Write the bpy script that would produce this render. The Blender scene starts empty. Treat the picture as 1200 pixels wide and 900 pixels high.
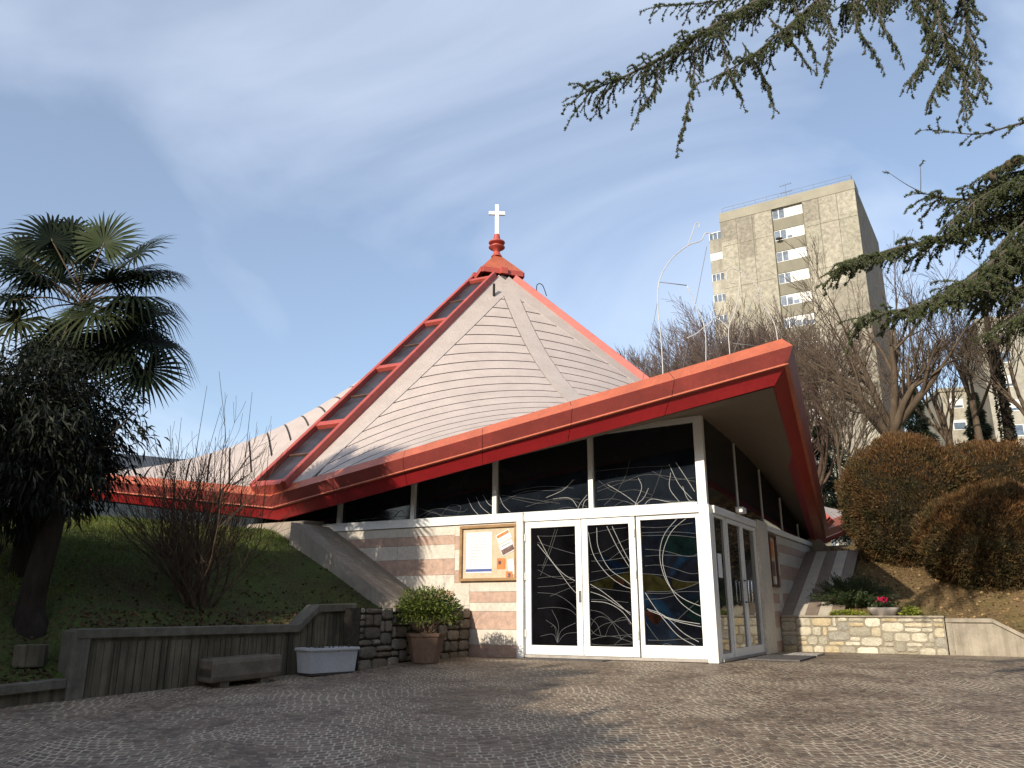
import bpy, math, random
import numpy as np
from mathutils import Vector, noise
random.seed(7)
rng = np.random.default_rng(11)
R = math.radians
S = bpy.context.scene
COL = S.collection

# ------------------------------------------------------------------ camera
FPX, TH, EYE = 930.0, math.atan(265 / 930), 0.82
CT, ST = math.cos(TH), math.sin(TH)
cam = bpy.data.objects.new('camera', bpy.data.cameras.new('camera'))
COL.objects.link(cam)
cam.location = (0, 0, EYE)
cam.rotation_euler = (math.pi / 2 + TH, 0, 0)
cam.data.lens = 36 * FPX / 1200
cam.data.sensor_width = 36
cam.data.clip_end = 5000
S.camera = cam
SUN_AZ, SUN_EL = 35.0, 23.5          # degrees left of straight behind the viewer, and height


def ray(px, py):
    u = 450 - py
    return np.array([px - 600.0, FPX * CT - u * ST, FPX * ST + u * CT])


def at(px, py, Y):
    d = ray(px, py)
    return np.array([0, 0, EYE]) + d * (Y / d[1])


# ------------------------------------------------------------------ materials
class NT:
    def __init__(s, name):
        s.m = bpy.data.materials.new(name)
        s.m.use_nodes = True
        s.t = s.m.node_tree
        s.n = s.t.nodes
        s.p = s.n['Principled BSDF']
        s.out = s.n['Material Output']

    def new(s, typ, **kw):
        n = s.n.new(typ)
        for k, v in kw.items():
            setattr(n, k, v)
        return n

    def link(s, a, b):
        s.t.links.new(a, b)

    def val(s, node_in, v):
        if hasattr(v, 'links') or hasattr(v, 'is_linked'):
            s.link(v, node_in)
        else:
            node_in.default_value = v

    def math(s, op, a, b=0.0, c=None, clamp=False):
        n = s.new('ShaderNodeMath', operation=op, use_clamp=clamp)
        s.val(n.inputs[0], a)
        s.val(n.inputs[1], b)
        if c is not None:
            s.val(n.inputs[2], c)
        return n.outputs[0]

    def noise(s, vec, scale, detail=4, rough=.55, dist=0):
        n = s.new('ShaderNodeTexNoise')
        if vec is not None:
            s.link(vec, n.inputs['Vector'])
        n.inputs['Scale'].default_value = scale
        n.inputs['Detail'].default_value = detail
        n.inputs['Roughness'].default_value = rough
        n.inputs['Distortion'].default_value = dist
        return n.outputs['Fac']

    def ramp(s, fac, stops, interp='LINEAR'):
        n = s.new('ShaderNodeValToRGB')
        n.color_ramp.interpolation = interp
        e = n.color_ramp.elements
        while len(e) < len(stops):
            e.new(.5)
        for k, (p, c) in enumerate(stops):
            e[k].position = p
            e[k].color = (*c, 1) if not isinstance(c, float) else (c, c, c, 1)
        s.link(fac, n.inputs[0])
        return n.outputs[0]

    def mix(s, fac, a, b, blend='MIX'):
        n = s.new('ShaderNodeMix', data_type='RGBA', blend_type=blend)
        s.val(n.inputs[0], fac)
        for i, v in ((6, a), (7, b)):
            if isinstance(v, (tuple, list)):
                n.inputs[i].default_value = (*v[:3], 1)
            else:
                s.link(v, n.inputs[i])
        return n.outputs[2]

    def coord(s, kind='Object', scale=None):
        o = s.new('ShaderNodeTexCoord').outputs[kind]
        if scale:
            m = s.new('ShaderNodeMapping')
            m.inputs['Scale'].default_value = scale
            s.link(o, m.inputs[0])
            return m.outputs[0]
        return o

    def bump(s, h, strength=.3, dist=.02):
        b = s.new('ShaderNodeBump')
        b.inputs['Strength'].default_value = strength
        b.inputs['Distance'].default_value = dist
        s.link(h, b.inputs['Height'])
        s.link(b.outputs[0], s.p.inputs['Normal'])

    def color(s, c):
        s.val(s.p.inputs['Base Color'], (*c, 1) if isinstance(c, tuple) else c)

    def set(s, rough=None, spec=None, metal=None, **kw):
        if rough is not None:
            s.val(s.p.inputs['Roughness'], rough)
        if spec is not None:
            s.p.inputs['Specular IOR Level'].default_value = spec
        if metal is not None:
            s.p.inputs['Metallic'].default_value = metal
        return s


def plain(name, c, rough=.6, var=.25, scale=4.0, bump=.15, spec=.4, metal=0.0, grain=60, streak=0.0, dirt=None, stretch=None):
    """weathered colour: broad noise, fine grain, optional vertical rain streaks"""
    t = NT(name)
    v = t.coord('Object', stretch)
    a = t.noise(v, scale, 6, .6)
    g = t.noise(v, grain, 3, .6)
    lo = tuple(x * (1 - var) for x in c)
    hi = tuple(min(1, x * (1 + var)) for x in c)
    col = t.ramp(a, [(.3, lo), (.7, hi)])
    col = t.mix(.35, col, t.ramp(g, [(.3, .55), (.7, 1.3)]), 'MULTIPLY')
    if streak:
        sv = t.coord('Object', (9, 9, .5))
        sn = t.noise(sv, 1.0, 5, .65)
        col = t.mix(t.ramp(sn, [(.42, 0.0), (.62, streak)]), col, dirt or (.03, .028, .022))
    t.color(col)
    t.set(rough, spec, metal)
    if bump:
        h = t.math('ADD', t.math('MULTIPLY', a, .4), t.math('MULTIPLY', g, .6))
        t.bump(h, bump, .02)
    return t.m


def leafmat(name, tint=(1, 1, 1), rough=.5, trans=.25, spec=.35):
    """colour from the per-leaf attribute, a little light through the leaf"""
    t = NT(name)
    a = t.new('ShaderNodeAttribute', attribute_name='Col')
    col = t.mix(1.0, a.outputs['Color'], tint, 'MULTIPLY')
    t.color(col)
    t.set(rough, spec)
    if trans:
        tr = t.new('ShaderNodeBsdfTranslucent')
        t.link(col, tr.inputs[0])
        mx = t.new('ShaderNodeMixShader')
        mx.inputs[0].default_value = trans
        t.link(t.p.outputs[0], mx.inputs[1])
        t.link(tr.outputs[0], mx.inputs[2])
        t.link(mx.outputs[0], t.out.inputs[0])
    return t.m


def attrmat(name, rough=.8, bump=.5, scale=25, var=.35):
    t = NT(name)
    a = t.new('ShaderNodeAttribute', attribute_name='Col')
    v = t.coord('Object')
    n = t.noise(v, scale, 6, .65)
    n2 = t.noise(v, 5, 4, .6)
    col = t.mix(1.0, a.outputs['Color'], t.ramp(n, [(.25, 1 - var), (.75, 1 + var)]), 'MULTIPLY')
    col = t.mix(.5, col, t.ramp(n2, [(.3, .7), (.7, 1.25)]), 'MULTIPLY')
    t.color(col)
    t.set(rough, .3)
    t.bump(n, bump, .02)
    return t.m


M = {}
M['roof'] = plain('pinkish_roof_coating', (.48, .405, .36), .75, .09, 1.6, .12, .25, grain=35, streak=.10, dirt=(.30, .235, .20))
M['roofband'] = plain('plain_roof_coating', (.45, .385, .34), .75, .08, 2.0, .1, .25, grain=30, streak=.12, dirt=(.29, .23, .20))
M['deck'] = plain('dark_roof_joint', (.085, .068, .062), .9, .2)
M['red'] = plain('red_fascia_paint', (.215, .037, .030), .48, .2, 1.4, .03, .4, grain=25, streak=.4, dirt=(.15, .034, .026))
M['cap'] = plain('orange_red_sheet_metal', (.45, .115, .055), .45, .18, 2.2, .03, .45, grain=25, streak=.35, dirt=(.33, .095, .055))
M['deepred'] = plain('deep_red_paint', (.30, .016, .020), .38, .12, 1.2, .02, .45, grain=20)
M['rail'] = plain('faded_red_rail_paint', (.40, .075, .055), .5, .15, 3.0, .04, .4, grain=25)
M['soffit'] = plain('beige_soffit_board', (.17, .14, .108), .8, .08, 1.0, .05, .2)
M['white'] = plain('white_lacquered_aluminium', (.78, .78, .75), .35, .05, 2.0, .02, .5, streak=.08, dirt=(.55, .53, .48))
M['cross'] = plain('white_painted_cross', (.80, .80, .76), .4, .05, 5, .02)
M['line'] = plain('silver_lead_line', (.42, .42, .40), .45, .15, 8, 0, .5)
M['faintline'] = plain('dull_lead_line', (.10, .105, .105), .55, .3, 8, 0, .4)
M['cream'] = plain('cream_marble_cladding', (.60, .54, .45), .45, .10, 2.5, .05, .4, grain=18, streak=.12, dirt=(.42, .36, .28))
M['pink'] = plain('pink_marble_cladding', (.45, .305, .23), .5, .22, 9, .05, .4, grain=40)
M['concrete'] = plain('weathered_concrete', (.34, .30, .235), .85, .22, 3, .25, .2, streak=.45, dirt=(.15, .13, .10))
M['slab'] = plain('sloped_concrete', (.30, .255, .20), .85, .2, 2.2, .25, .2, streak=.25, dirt=(.12, .10, .08))
M['moss_and_shade'] = plain('stained_and_shade_dark_concrete', (.155, .132, .09), .9, .3, 2.5, .35, .2, streak=.65, dirt=(.022, .02, .016))  # stained concrete; its dark also serves as eave shade on the rear walls
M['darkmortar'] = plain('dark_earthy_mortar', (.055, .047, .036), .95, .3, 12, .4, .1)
M['coping'] = plain('lichened_coping_concrete', (.15, .135, .105), .9, .3, 5, .35, .2, streak=.3, dirt=(.05, .045, .035))
M['taupe'] = plain('taupe_stone_band', (.235, .185, .145), .6, .15, 5, .1, .3, grain=30)
M['ivory'] = plain('ivory_stone_band', (.50, .45, .36), .6, .12, 4, .1, .3, grain=30)
M['trough'] = plain('old_trough_stone', (.15, .125, .095), .9, .3, 6, .5, .2)
M['plastic'] = plain('white_planter_plastic', (.50, .50, .51), .5, .1, 3, .03, .4)
M['terra'] = plain('faded_terracotta', (.21, .135, .095), .85, .25, 5, .2, .2, streak=.3, dirt=(.12, .08, .06))
M['bowl'] = plain('grey_ceramic_bowl', (.42, .37, .33), .6, .12, 5, .08, .3)
M['soil'] = plain('damp_soil', (.045, .03, .02), .95, .4, 12, .6, .1)
M['wood'] = plain('honey_wood_frame', (.30, .17, .07), .5, .25, 3, .08, .4, stretch=(1, 1, 4))
M['darkwood'] = plain('dark_wood_frame', (.10, .05, .03), .5, .25, 3, .08, .4)
M['cork'] = plain('cream_board_backing', (.55, .46, .32), .8, .1, 8, .05, .2)
M['paper'] = plain('white_paper', (.75, .75, .74), .6, .05, 6, .02, .3)
M['print'] = plain('grey_printed_lines', (.36, .37, .40), .6, .2, 10, 0, .3)
M['blue'] = plain('blue_printed_strip', (.08, .11, .30), .6, .1, 10, 0, .3)
M['orange'] = plain('orange_print', (.62, .20, .06), .6, .2, 14, 0, .3)
M['photo'] = plain('dark_printed_photo', (.16, .10, .09), .6, .6, 22, 0, .3)
M['steel'] = plain('brushed_steel', (.55, .55, .54), .25, .08, 5, .02, .5, 1.0)
M['dark'] = plain('dark_interior', (.012, .011, .01), .9, .1)
M['mat'] = plain('grey_entrance_mat', (.12, .11, .105), .95, .2, 20, .4, .1, grain=120)
M['tin'] = plain('galvanised_grate', (.22, .21, .20), .5, .2, 12, .2, .4, .6)
M['rod'] = plain('pale_painted_rod', (.50, .49, .46), .4, .1, 5, 0, .5)
M['wire'] = plain('thin_grey_wire', (.20, .20, .21), .5, .1, 5, 0, .4)
M['bark'] = plain('grey_brown_bark', (.100, .074, .050), .9, .3, 6, .6, .2, stretch=(1, 1, .3))
M['twig'] = plain('red_brown_twigs', (.105, .07, .05), .9, .3, 6, 0, .2)
M['farbark'] = plain('grey_mauve_twigs', (.135, .098, .082), .9, .25, 3, 0, .2)
M['darkbark'] = plain('dark_trunk_bark', (.035, .027, .02), .95, .35, 8, .7, .1, stretch=(1, 1, .35))
M['shrubbark'] = plain('brown_shrub_bark', (.085, .058, .038), .9, .35, 8, .3, .2)
M['cedarbark'] = plain('grey_cedar_bark', (.10, .085, .07), .9, .3, 10, .4, .2)
M['cone'] = plain('brown_cedar_cone', (.085, .062, .04), .85, .3, 30, .4, .2)
M['hedgecore'] = plain('dark_hedge_core', (.02, .017, .01), .95, .3, 8, .3, .1)
M['needle'] = leafmat('cedar_needles', (1, 1, 1), .55, .15)
M['thuja'] = leafmat('bronzed_thuja_sprays', (1, 1, 1), .65, .15, .2)
M['palm'] = leafmat('palm_leaf', (1, 1, 1), .6, .16, .12)
M['leaf'] = leafmat('dark_evergreen_leaf', (1, 1, 1), .55, .2, .25)
M['grass'] = leafmat('grass_blade', (1, 1, 1), .6, .3, .25)
M['litter'] = leafmat('dry_leaf', (1, 1, 1), .8, .15, .2)
M['stone'] = attrmat('split_limestone', .85, .6, 28, .3)
M['mortar'] = plain('grey_mortar', (.27, .24, .185), .95, .25, 12, .4, .1)
M['marblestep'] = plain('grey_stone_threshold', (.36, .33, .29), .6, .15, 6, .1, .3)
M['petal'] = plain('cyclamen_petal', (.55, .02, .10), .5, .2, 20, 0, .3)
M['yellowleaf'] = leafmat('lime_foliage', (1, 1, 1), .55, .25)
M['yellow'] = plain('yellow_petal', (.75, .42, .02), .5, .15, 20, 0, .3)
M['whitepetal'] = plain('white_petal', (.7, .7, .68), .5, .1, 20, 0, .3)


def glassmat(name, base, rough=.06, spec=.5, patches=None, sc=1.3):
    t = NT(name)
    v = t.coord('Object')
    n = t.noise(v, sc, 3, .55, .8)
    if patches:
        col = t.ramp(n, patches)
        n2 = t.noise(v, 5.5, 2, .5)
        col = t.mix(.5, col, t.ramp(n2, [(.35, .3), (.65, 1.5)]), 'MULTIPLY')
    else:
        col = t.ramp(n, [(.3, tuple(x * .4 for x in base)), (.7, tuple(x * 1.4 for x in base))])
    t.color(col)
    t.set(rough, spec)
    w = t.noise(v, 1.1, 2, .5)
    t.bump(w, .02, .1)
    return t.m


M['glass'] = glassmat('dark_stained_glazing', (.009, .012, .017), .05, .5)  # a faint bluish reflection is put into the base colour
M['artglass'] = glassmat('black_and_blue_art_glass', (.006, .008, .012), .08, .28,
                         [(.0, (.003, .003, .004)), (.50, (.004, .005, .008)), (.60, (.004, .012, .026)), (.74, (.005, .016, .02)), (1, (.003, .003, .004))], 1.4)
M['deepglass'] = glassmat('black_art_glass', (.004, .004, .005), .08, .28)
M['doorglass'] = glassmat('clear_door_glazing', (.03, .032, .03), .02, .75)
M['skyglass'] = glassmat('grey_skylight_glazing', (.035, .03, .034), .3, .25)
M['g_blue'] = glassmat('blue_glass_piece', (.002, .005, .012), .1, .3, sc=5)
M['g_yellow'] = glassmat('yellow_glass_piece', (.013, .012, .004), .1, .3, sc=5)
M['g_green'] = glassmat('green_glass_piece', (.002, .006, .006), .1, .3, sc=5)
M['g_red'] = glassmat('red_glass_piece', (.015, .006, .004), .1, .3, sc=5)


def concrete_panels():
    t = NT('exposed_aggregate_concrete')
    v = t.coord('Object')
    a = t.noise(v, .16, 5, .6, .4)
    g = t.noise(v, 3.0, 4, .7)
    s = t.noise(t.coord('Object', (1.2, 1.2, .10)), 1.0, 5, .6)
    col = t.ramp(a, [(.35, (.265, .25, .205)), (.65, (.43, .41, .34))])
    col = t.mix(.55, col, t.ramp(g, [(.3, .62), (.7, 1.25)]), 'MULTIPLY')
    col = t.mix(t.ramp(s, [(.5, 0.0), (.68, .55)]), col, (.17, .155, .115))
    t.color(col)
    t.set(.9, .2)
    t.bump(g, .3, .05)
    return t.m


M['panel'] = concrete_panels()
M['slabpanel'] = attrmat('aggregate_facade_panel', .9, .3, 2.2, .4)
M['spandrel'] = plain('olive_spandrel_render', (.23, .215, .165), .85, .12, .5, .05, .2, streak=.2, dirt=(.15, .14, .10))
M['parapet'] = plain('parapet_render', (.30, .28, .22), .85, .12, .5, .05, .2)
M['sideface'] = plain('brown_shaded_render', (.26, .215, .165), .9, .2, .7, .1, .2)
M['winframe'] = plain('white_window_frame', (.7, .7, .68), .5, .05, 4, 0, .4)
M['blind'] = plain('white_roller_blind', (.72, .71, .67), .6, .05, 2, 0, .3)
M['pane'] = glassmat('sky_reflecting_pane', (.10, .14, .19), .03, 1.0)
M['joint'] = plain('dark_panel_joint', (.13, .12, .085), .9, .1)


def cobbles():
    """porphyry cubes laid in segmental arcs"""
    t = NT('porphyry_cobbles_in_arcs')
    o = t.coord('Object')
    mp = t.new('ShaderNodeMapping')
    mp.inputs['Rotation'].default_value = (0, 0, R(-8))
    t.link(o, mp.inputs[0])
    wob = t.new('ShaderNodeTexNoise')
    t.link(mp.outputs[0], wob.inputs['Vector'])
    wob.inputs['Scale'].default_value = 5.0
    wob.inputs['Detail'].default_value = 2
    va = t.new('ShaderNodeVectorMath', operation='SUBTRACT')
    t.link(wob.outputs['Color'], va.inputs[0])
    va.inputs[1].default_value = (.5, .5, .5)
    vs = t.new('ShaderNodeVectorMath', operation='MULTIPLY_ADD')
    t.link(va.outputs[0], vs.inputs[0])
    vs.inputs[1].default_value = (.032, .032, 0)
    t.link(mp.outputs[0], vs.inputs[2])
    sep = t.new('ShaderNodeSeparateXYZ')
    t.link(vs.outputs[0], sep.inputs[0])
    x, y = sep.outputs[0], sep.outputs[1]
    W, RR, hh, ww = 1.55, 1.0, .098, .10
    q = t.math('DIVIDE', x, W)
    strip = t.math('FLOOR', q)
    xl = t.math('MULTIPLY', t.math('SUBTRACT', t.math('FRACT', q), .5), W)
    arc = t.math('SQRT', t.math('SUBTRACT', RR * RR, t.math('MULTIPLY', xl, xl)))
    yy = t.math('DIVIDE', t.math('ADD', y, arc), hh)
    row = t.math('FLOOR', yy)
    fy = t.math('FRACT', yy)
    ang = t.math('MULTIPLY', t.math('ARCSINE', t.math('DIVIDE', xl, RR)), RR)
    wn = t.new('ShaderNodeTexWhiteNoise', noise_dimensions='2D')
    cb = t.new('ShaderNodeCombineXYZ')
    t.link(row, cb.inputs[0])
    t.link(strip, cb.inputs[1])
    t.link(cb.outputs[0], wn.inputs['Vector'])
    xx = t.math('ADD', t.math('DIVIDE', ang, ww), t.math('MULTIPLY', wn.outputs['Value'], 7.3))
    colid = t.math('FLOOR', xx)
    fx = t.math('FRACT', xx)
    ex = t.math('MINIMUM', fx, t.math('SUBTRACT', 1.0, fx))
    ey = t.math('MINIMUM', fy, t.math('SUBTRACT', 1.0, fy))
    e = t.math('MINIMUM', ex, ey)
    jm = t.ramp(e, [(.05, 1.0), (.125, 0.0)])
    wn2 = t.new('ShaderNodeTexWhiteNoise', noise_dimensions='3D')
    cb2 = t.new('ShaderNodeCombineXYZ')
    t.link(row, cb2.inputs[0])
    t.link(colid, cb2.inputs[1])
    t.link(strip, cb2.inputs[2])
    t.link(cb2.outputs[0], wn2.inputs['Vector'])
    stone = t.ramp(wn2.outputs['Value'], [(0, (.110, .078, .052)), (.35, (.172, .121, .081)), (.65, (.20, .136, .09)), (.85, (.235, .176, .118)), (1, (.145, .112, .08))])
    fine = t.noise(o, 60, 4, .7)
    stone = t.mix(.4, stone, t.ramp(fine, [(.3, .7), (.7, 1.25)]), 'MULTIPLY')
    big = t.noise(o, .55, 4, .6)
    stone = t.mix(.45, stone, t.ramp(big, [(.3, .75), (.7, 1.2)]), 'MULTIPLY')
    jn = t.math('ADD', t.math('MULTIPLY', t.noise(o, 1.1, 4, .65), .55), t.math('MULTIPLY', t.noise(o, 11, 3, .6), .45))
    jcol = t.ramp(jn, [(.42, (.09, .068, .048)), (.56, (.52, .445, .325))])
    t.color(t.mix(jm, stone, jcol))
    t.set(.62, .35)
    tilt = t.math('MULTIPLY', wn2.outputs['Value'], .35)
    dome = t.ramp(e, [(.0, 0.0), (.2, .8), (.5, 1.0)])
    h = t.math('ADD', t.math('ADD', dome, tilt), t.math('MULTIPLY', fine, .25))
    t.bump(h, .4, .012)
    return t.m


M['cobble'] = cobbles()


def lawnmat(name, a, b, c):
    t = NT(name)
    v = t.coord('Object')
    n = t.noise(v, .8, 6, .65)
    f = t.noise(v, 22, 5, .7)
    col = t.ramp(n, [(.35, a), (.5, b), (.68, c)])
    col = t.mix(.8, col, t.ramp(f, [(.3, .45), (.7, 1.4)]), 'MULTIPLY')
    t.color(col)
    t.set(.95, .1)
    t.bump(f, .8, .04)
    return t.m


M['lawn'] = lawnmat('worn_lawn_soil', (.07, .048, .028), (.07, .078, .028), (.08, .11, .03))
M['leafsoil'] = lawnmat('leaf_strewn_soil', (.13, .085, .045), (.18, .12, .06), (.16, .13, .055))
M['terrain'] = lawnmat('rough_winter_ground', (.06, .05, .03), (.05, .055, .025), (.08, .065, .035))
M['hill'] = plain('far_wooded_slope', (.055, .062, .075), .95, .3, .02, .0, .1, grain=.3)


# ------------------------------------------------------------------ mesh helpers
def setprops(o, label=None, cat=None, group=None, kind=None):
    for k, v in (('label', label), ('category', cat), ('group', group), ('kind', kind)):
        if v:
            o[k] = v
    return o


def thing(name, loc, label, cat, group=None):
    o = bpy.data.objects.new(name, None)
    COL.objects.link(o)
    o.location = loc
    o.empty_display_size = .2
    return setprops(o, label, cat, group)


def base_of(o):
    v = Vector((0, 0, 0))
    while o is not None:
        v = v + o.location
        o = o.parent
    return v


def link_mesh(me, name, mats, parent=None, loc=None):
    ob = bpy.data.objects.new(name, me)
    COL.objects.link(ob)
    for m in (mats if isinstance(mats, (list, tuple)) else [mats]):
        me.materials.append(m)
    if parent is not None:
        ob.parent = parent
    elif loc is not None:
        ob.location = loc
    return ob


class MB:
    def __init__(s):
        s.v, s.f, s.mi, s.c = [], [], [], []

    def add(s, vs, fs, mi=0, col=None):
        b = len(s.v)
        s.v += [tuple(map(float, p)) for p in vs]
        s.f += [tuple(b + i for i in f) for f in fs]
        s.mi += [mi] * len(fs)
        if col is not None:
            s.c += [col] * len(vs)

    def quad(s, a, b, c, d, mi=0, col=None):
        s.add([a, b, c, d], [(0, 1, 2, 3)], mi, col)

    def obox(s, o, ex, ey, ez, mi=0, col=None):
        """box from corner o with edge vectors"""
        o, ex, ey, ez = (np.array(x, float) for x in (o, ex, ey, ez))
        p = [o, o + ex, o + ex + ey, o + ey]
        p += [q + ez for q in p]
        s.add(p, [(3, 2, 1, 0), (4, 5, 6, 7), (0, 1, 5, 4), (1, 2, 6, 5), (2, 3, 7, 6), (3, 0, 4, 7)], mi, col)

    def box(s, c, size, rz=0, mi=0, col=None):
        c = np.array(c, float)
        a = np.array([math.cos(rz), math.sin(rz), 0]) * size[0]
        b = np.array([-math.sin(rz), math.cos(rz), 0]) * size[1]
        z = np.array([0, 0, size[2]])
        s.obox(c - a / 2 - b / 2 - z / 2, a, b, z, mi, col)

    def extr(s, poly, vec, mi=0, col=None):
        n = len(poly)
        vec = np.array(vec, float)
        p = [np.array(q, float) for q in poly]
        s.add(p + [q + vec for q in p], [tuple(range(n))[::-1], tuple(range(n, 2 * n))] +
              [(i, (i + 1) % n, n + (i + 1) % n, n + i) for i in range(n)], mi, col)

    def tube(s, pts, rad, n=6, mi=0, col=None, cap=True):
        pts = [np.array(p, float) for p in pts]
        if not isinstance(rad, (list, tuple, np.ndarray)):
            rad = [rad] * len(pts)
        vs, prev = [], None
        for i, p in enumerate(pts):
            d = pts[min(i + 1, len(pts) - 1)] - pts[max(i - 1, 0)]
            d = d / (np.linalg.norm(d) + 1e-9)
            if prev is None:
                r = np.array([0, 0, 1.]) if abs(d[2]) < .9 else np.array([1., 0, 0])
                a = np.cross(d, r)
            else:
                a = prev - d * np.dot(prev, d)
            a = a / (np.linalg.norm(a) + 1e-9)
            prev = a
            b = np.cross(d, a)
            for k in range(n):
                w = 2 * math.pi * k / n
                vs.append(p + (a * math.cos(w) + b * math.sin(w)) * rad[i])
        fs = []
        for i in range(len(pts) - 1):
            for k in range(n):
                fs.append((i * n + k, i * n + (k + 1) % n, (i + 1) * n + (k + 1) % n, (i + 1) * n + k))
        if cap:
            fs += [tuple(range(n))[::-1], tuple(range((len(pts) - 1) * n, len(pts) * n))]
        s.add(vs, fs, mi, col)

    def lathe(s, c, prof, n=20, mi=0):
        c = np.array(c, float)
        vs = []
        for r, z in prof:
            for k in range(n):
                w = 2 * math.pi * k / n
                vs.append(c + np.array([r * math.cos(w), r * math.sin(w), z]))
        fs = []
        m = len(prof)
        for i in range(m - 1):
            for k in range(n):
                fs.append((i * n + k, i * n + (k + 1) % n, (i + 1) * n + (k + 1) % n, (i + 1) * n + k))
        fs += [tuple(range(n))[::-1], tuple(range((m - 1) * n, m * n))]
        s.add(vs, fs, mi)

    def build(s, name, mats, parent=None, loc=None, smooth=False, bevel=0):
        base = base_of(parent) if parent is not None else Vector(loc if loc is not None else (0, 0, 0))
        me = bpy.data.meshes.new(name)
        me.from_pydata([(x - base.x, y - base.y, z - base.z) for x, y, z in s.v], [], s.f)
        me.polygons.foreach_set('material_index', s.mi)
        if smooth:
            me.polygons.foreach_set('use_smooth', [True] * len(s.f))
        if s.c and len(s.c) == len(s.v):
            at_ = me.color_attributes.new('Col', 'FLOAT_COLOR', 'POINT')
            at_.data.foreach_set('color', np.array([(*c[:3], 1) for c in s.c], np.float32).ravel())
        me.update()
        ob = link_mesh(me, name, mats, parent, base)
        if bevel:
            b = ob.modifiers.new('bevel', 'BEVEL')
            b.width = bevel
            b.segments = 2
            b.limit_method = 'ANGLE'
            b.angle_limit = R(40)
        return ob


def fast(name, V, k, mat, cols=None, parent=None, loc=None, smooth=False):
    """V: (faces*k, 3) array, one k-gon per k consecutive points"""
    base = base_of(parent) if parent is not None else Vector(loc if loc is not None else (0, 0, 0))
    V = np.asarray(V, np.float32) - np.array(base, np.float32)
    nv = len(V)
    nf = nv // k
    me = bpy.data.meshes.new(name)
    me.vertices.add(nv)
    me.vertices.foreach_set('co', V.ravel())
    me.loops.add(nv)
    me.loops.foreach_set('vertex_index', np.arange(nv, dtype=np.int32))
    me.polygons.add(nf)
    me.polygons.foreach_set('loop_start', np.arange(0, nv, k, dtype=np.int32))
    me.polygons.foreach_set('loop_total', np.full(nf, k, np.int32))
    me.update(calc_edges=True)
    if cols is not None:
        a = me.color_attributes.new('Col', 'FLOAT_COLOR', 'POINT')
        c = np.ones((nv, 4), np.float32)
        c[:, :3] = np.repeat(np.asarray(cols, np.float32), k, 0)
        a.data.foreach_set('color', c.ravel())
    return link_mesh(me, name, mat, parent, base)


def unit(a):
    return a / (np.linalg.norm(a, axis=-1, keepdims=True) + 1e-9)


def leaves(P, D, L, Wd, droop=0.0):
    """diamond leaves: points P, directions D, lengths, widths -> (4n,3)"""
    n = len(P)
    D = unit(D)
    r = unit(rng.normal(size=(n, 3)))
    side = unit(np.cross(D, r))
    L = np.broadcast_to(L, (n,))[:, None]
    Wd = np.broadcast_to(Wd, (n,))[:, None]
    tip = P + D * L - np.array([0, 0, 1.]) * L * droop
    mid = P + D * L * .45
    V = np.stack([P, mid + side * Wd / 2, tip, mid - side * Wd / 2], 1)
    return V.reshape(-1, 3)


def catmull(pts, n=6):
    p = [np.array(q, float) for q in pts]
    p = [2 * p[0] - p[1]] + p + [2 * p[-1] - p[-2]]
    out = []
    for i in range(1, len(p) - 2):
        for k in range(n):
            t = k / n
            out.append(.5 * ((2 * p[i]) + (-p[i - 1] + p[i + 1]) * t + (2 * p[i - 1] - 5 * p[i] + 4 * p[i + 1] - p[i + 2]) * t * t + (-p[i - 1] + 3 * p[i] - 3 * p[i + 1] + p[i + 2]) * t ** 3))
    out.append(p[-2])
    return out


def copy_tree(o, parent=None):
    c = o.copy()
    COL.objects.link(c)
    if parent is not None:
        c.parent = parent
    for ch in [x for x in bpy.data.objects if x.parent == o]:
        copy_tree(ch, c)
    return c



# ------------------------------------------------------------------ setting: ground
C0 = np.array([3.322, 13.426, 0.0])
WL = np.array([-.8886, .4587, 0])
nF = np.array([-.4587, -.8886, 0])
WR = np.array([.5, .8660, 0])
nR = np.array([.8660, -.5, 0])
UP = np.array([0, 0, 1.0])


def gz(x, y):
    return min(0.0, -.056 * (13.5 - y))


mb = MB()
ys = [-60, -20, -5, 0, 4, 8, 11, 13.5, 20]
xs = [-60, -20, -8, -3, 0, 3, 8, 20, 60]
for i in range(len(xs) - 1):
    for j in range(len(ys) - 1):
        mb.quad(*[(x, y, gz(x, y)) for x, y in ((xs[i], ys[j]), (xs[i + 1], ys[j]), (xs[i + 1], ys[j + 1]), (xs[i], ys[j + 1]))])
setprops(mb.build('paving', M['cobble']), kind='structure')

mb = MB()
g = [-2500, -1200, -600, -300, -150, -80, -50, -25, 0, 25, 50, 80, 110, 150, 220, 300, 450, 600, 1200, 2500]


def tz(x, y):
    if y < 25:
        return -4.2 if y < 0 else -1.2
    return -1.2 + 2.0 * min(1, (y - 25) / 25) + max(0, min(y, 600) - 50) * .06


for i in range(len(g) - 1):
    for j in range(len(g) - 1):
        mb.quad(*[(x, y, tz(x, y)) for x, y in ((g[i], g[j]), (g[i + 1], g[j]), (g[i + 1], g[j + 1]), (g[i], g[j + 1]))])
setprops(mb.build('terrain', M['terrain'], smooth=True), kind='structure')

# far mountain to the left
mb = MB()
prev = None
for i in range(0, 61):
    x = -1500 + i * 40
    crest = 92 + 26 * noise.noise((x * .004, 1.3, 0)) + 12 * noise.noise((x * .018, 4, 0)) + max(0, (-140 - x)) * .09 - max(0, x + 60) * .045
    row = [(x, 330 + 30 * noise.noise((x * .01, 0, 0)), 2), (x, 430, 2 + crest * .55 + 8 * noise.noise((x * .02, 2, 0))), (x, 520, crest), (x, 760, crest * .8)]
    if prev:
        for k in range(3):
            mb.quad(prev[k], row[k], row[k + 1], prev[k + 1])
    prev = row
setprops(mb.build('hills', M['hill'], smooth=True), kind='structure')


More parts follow.
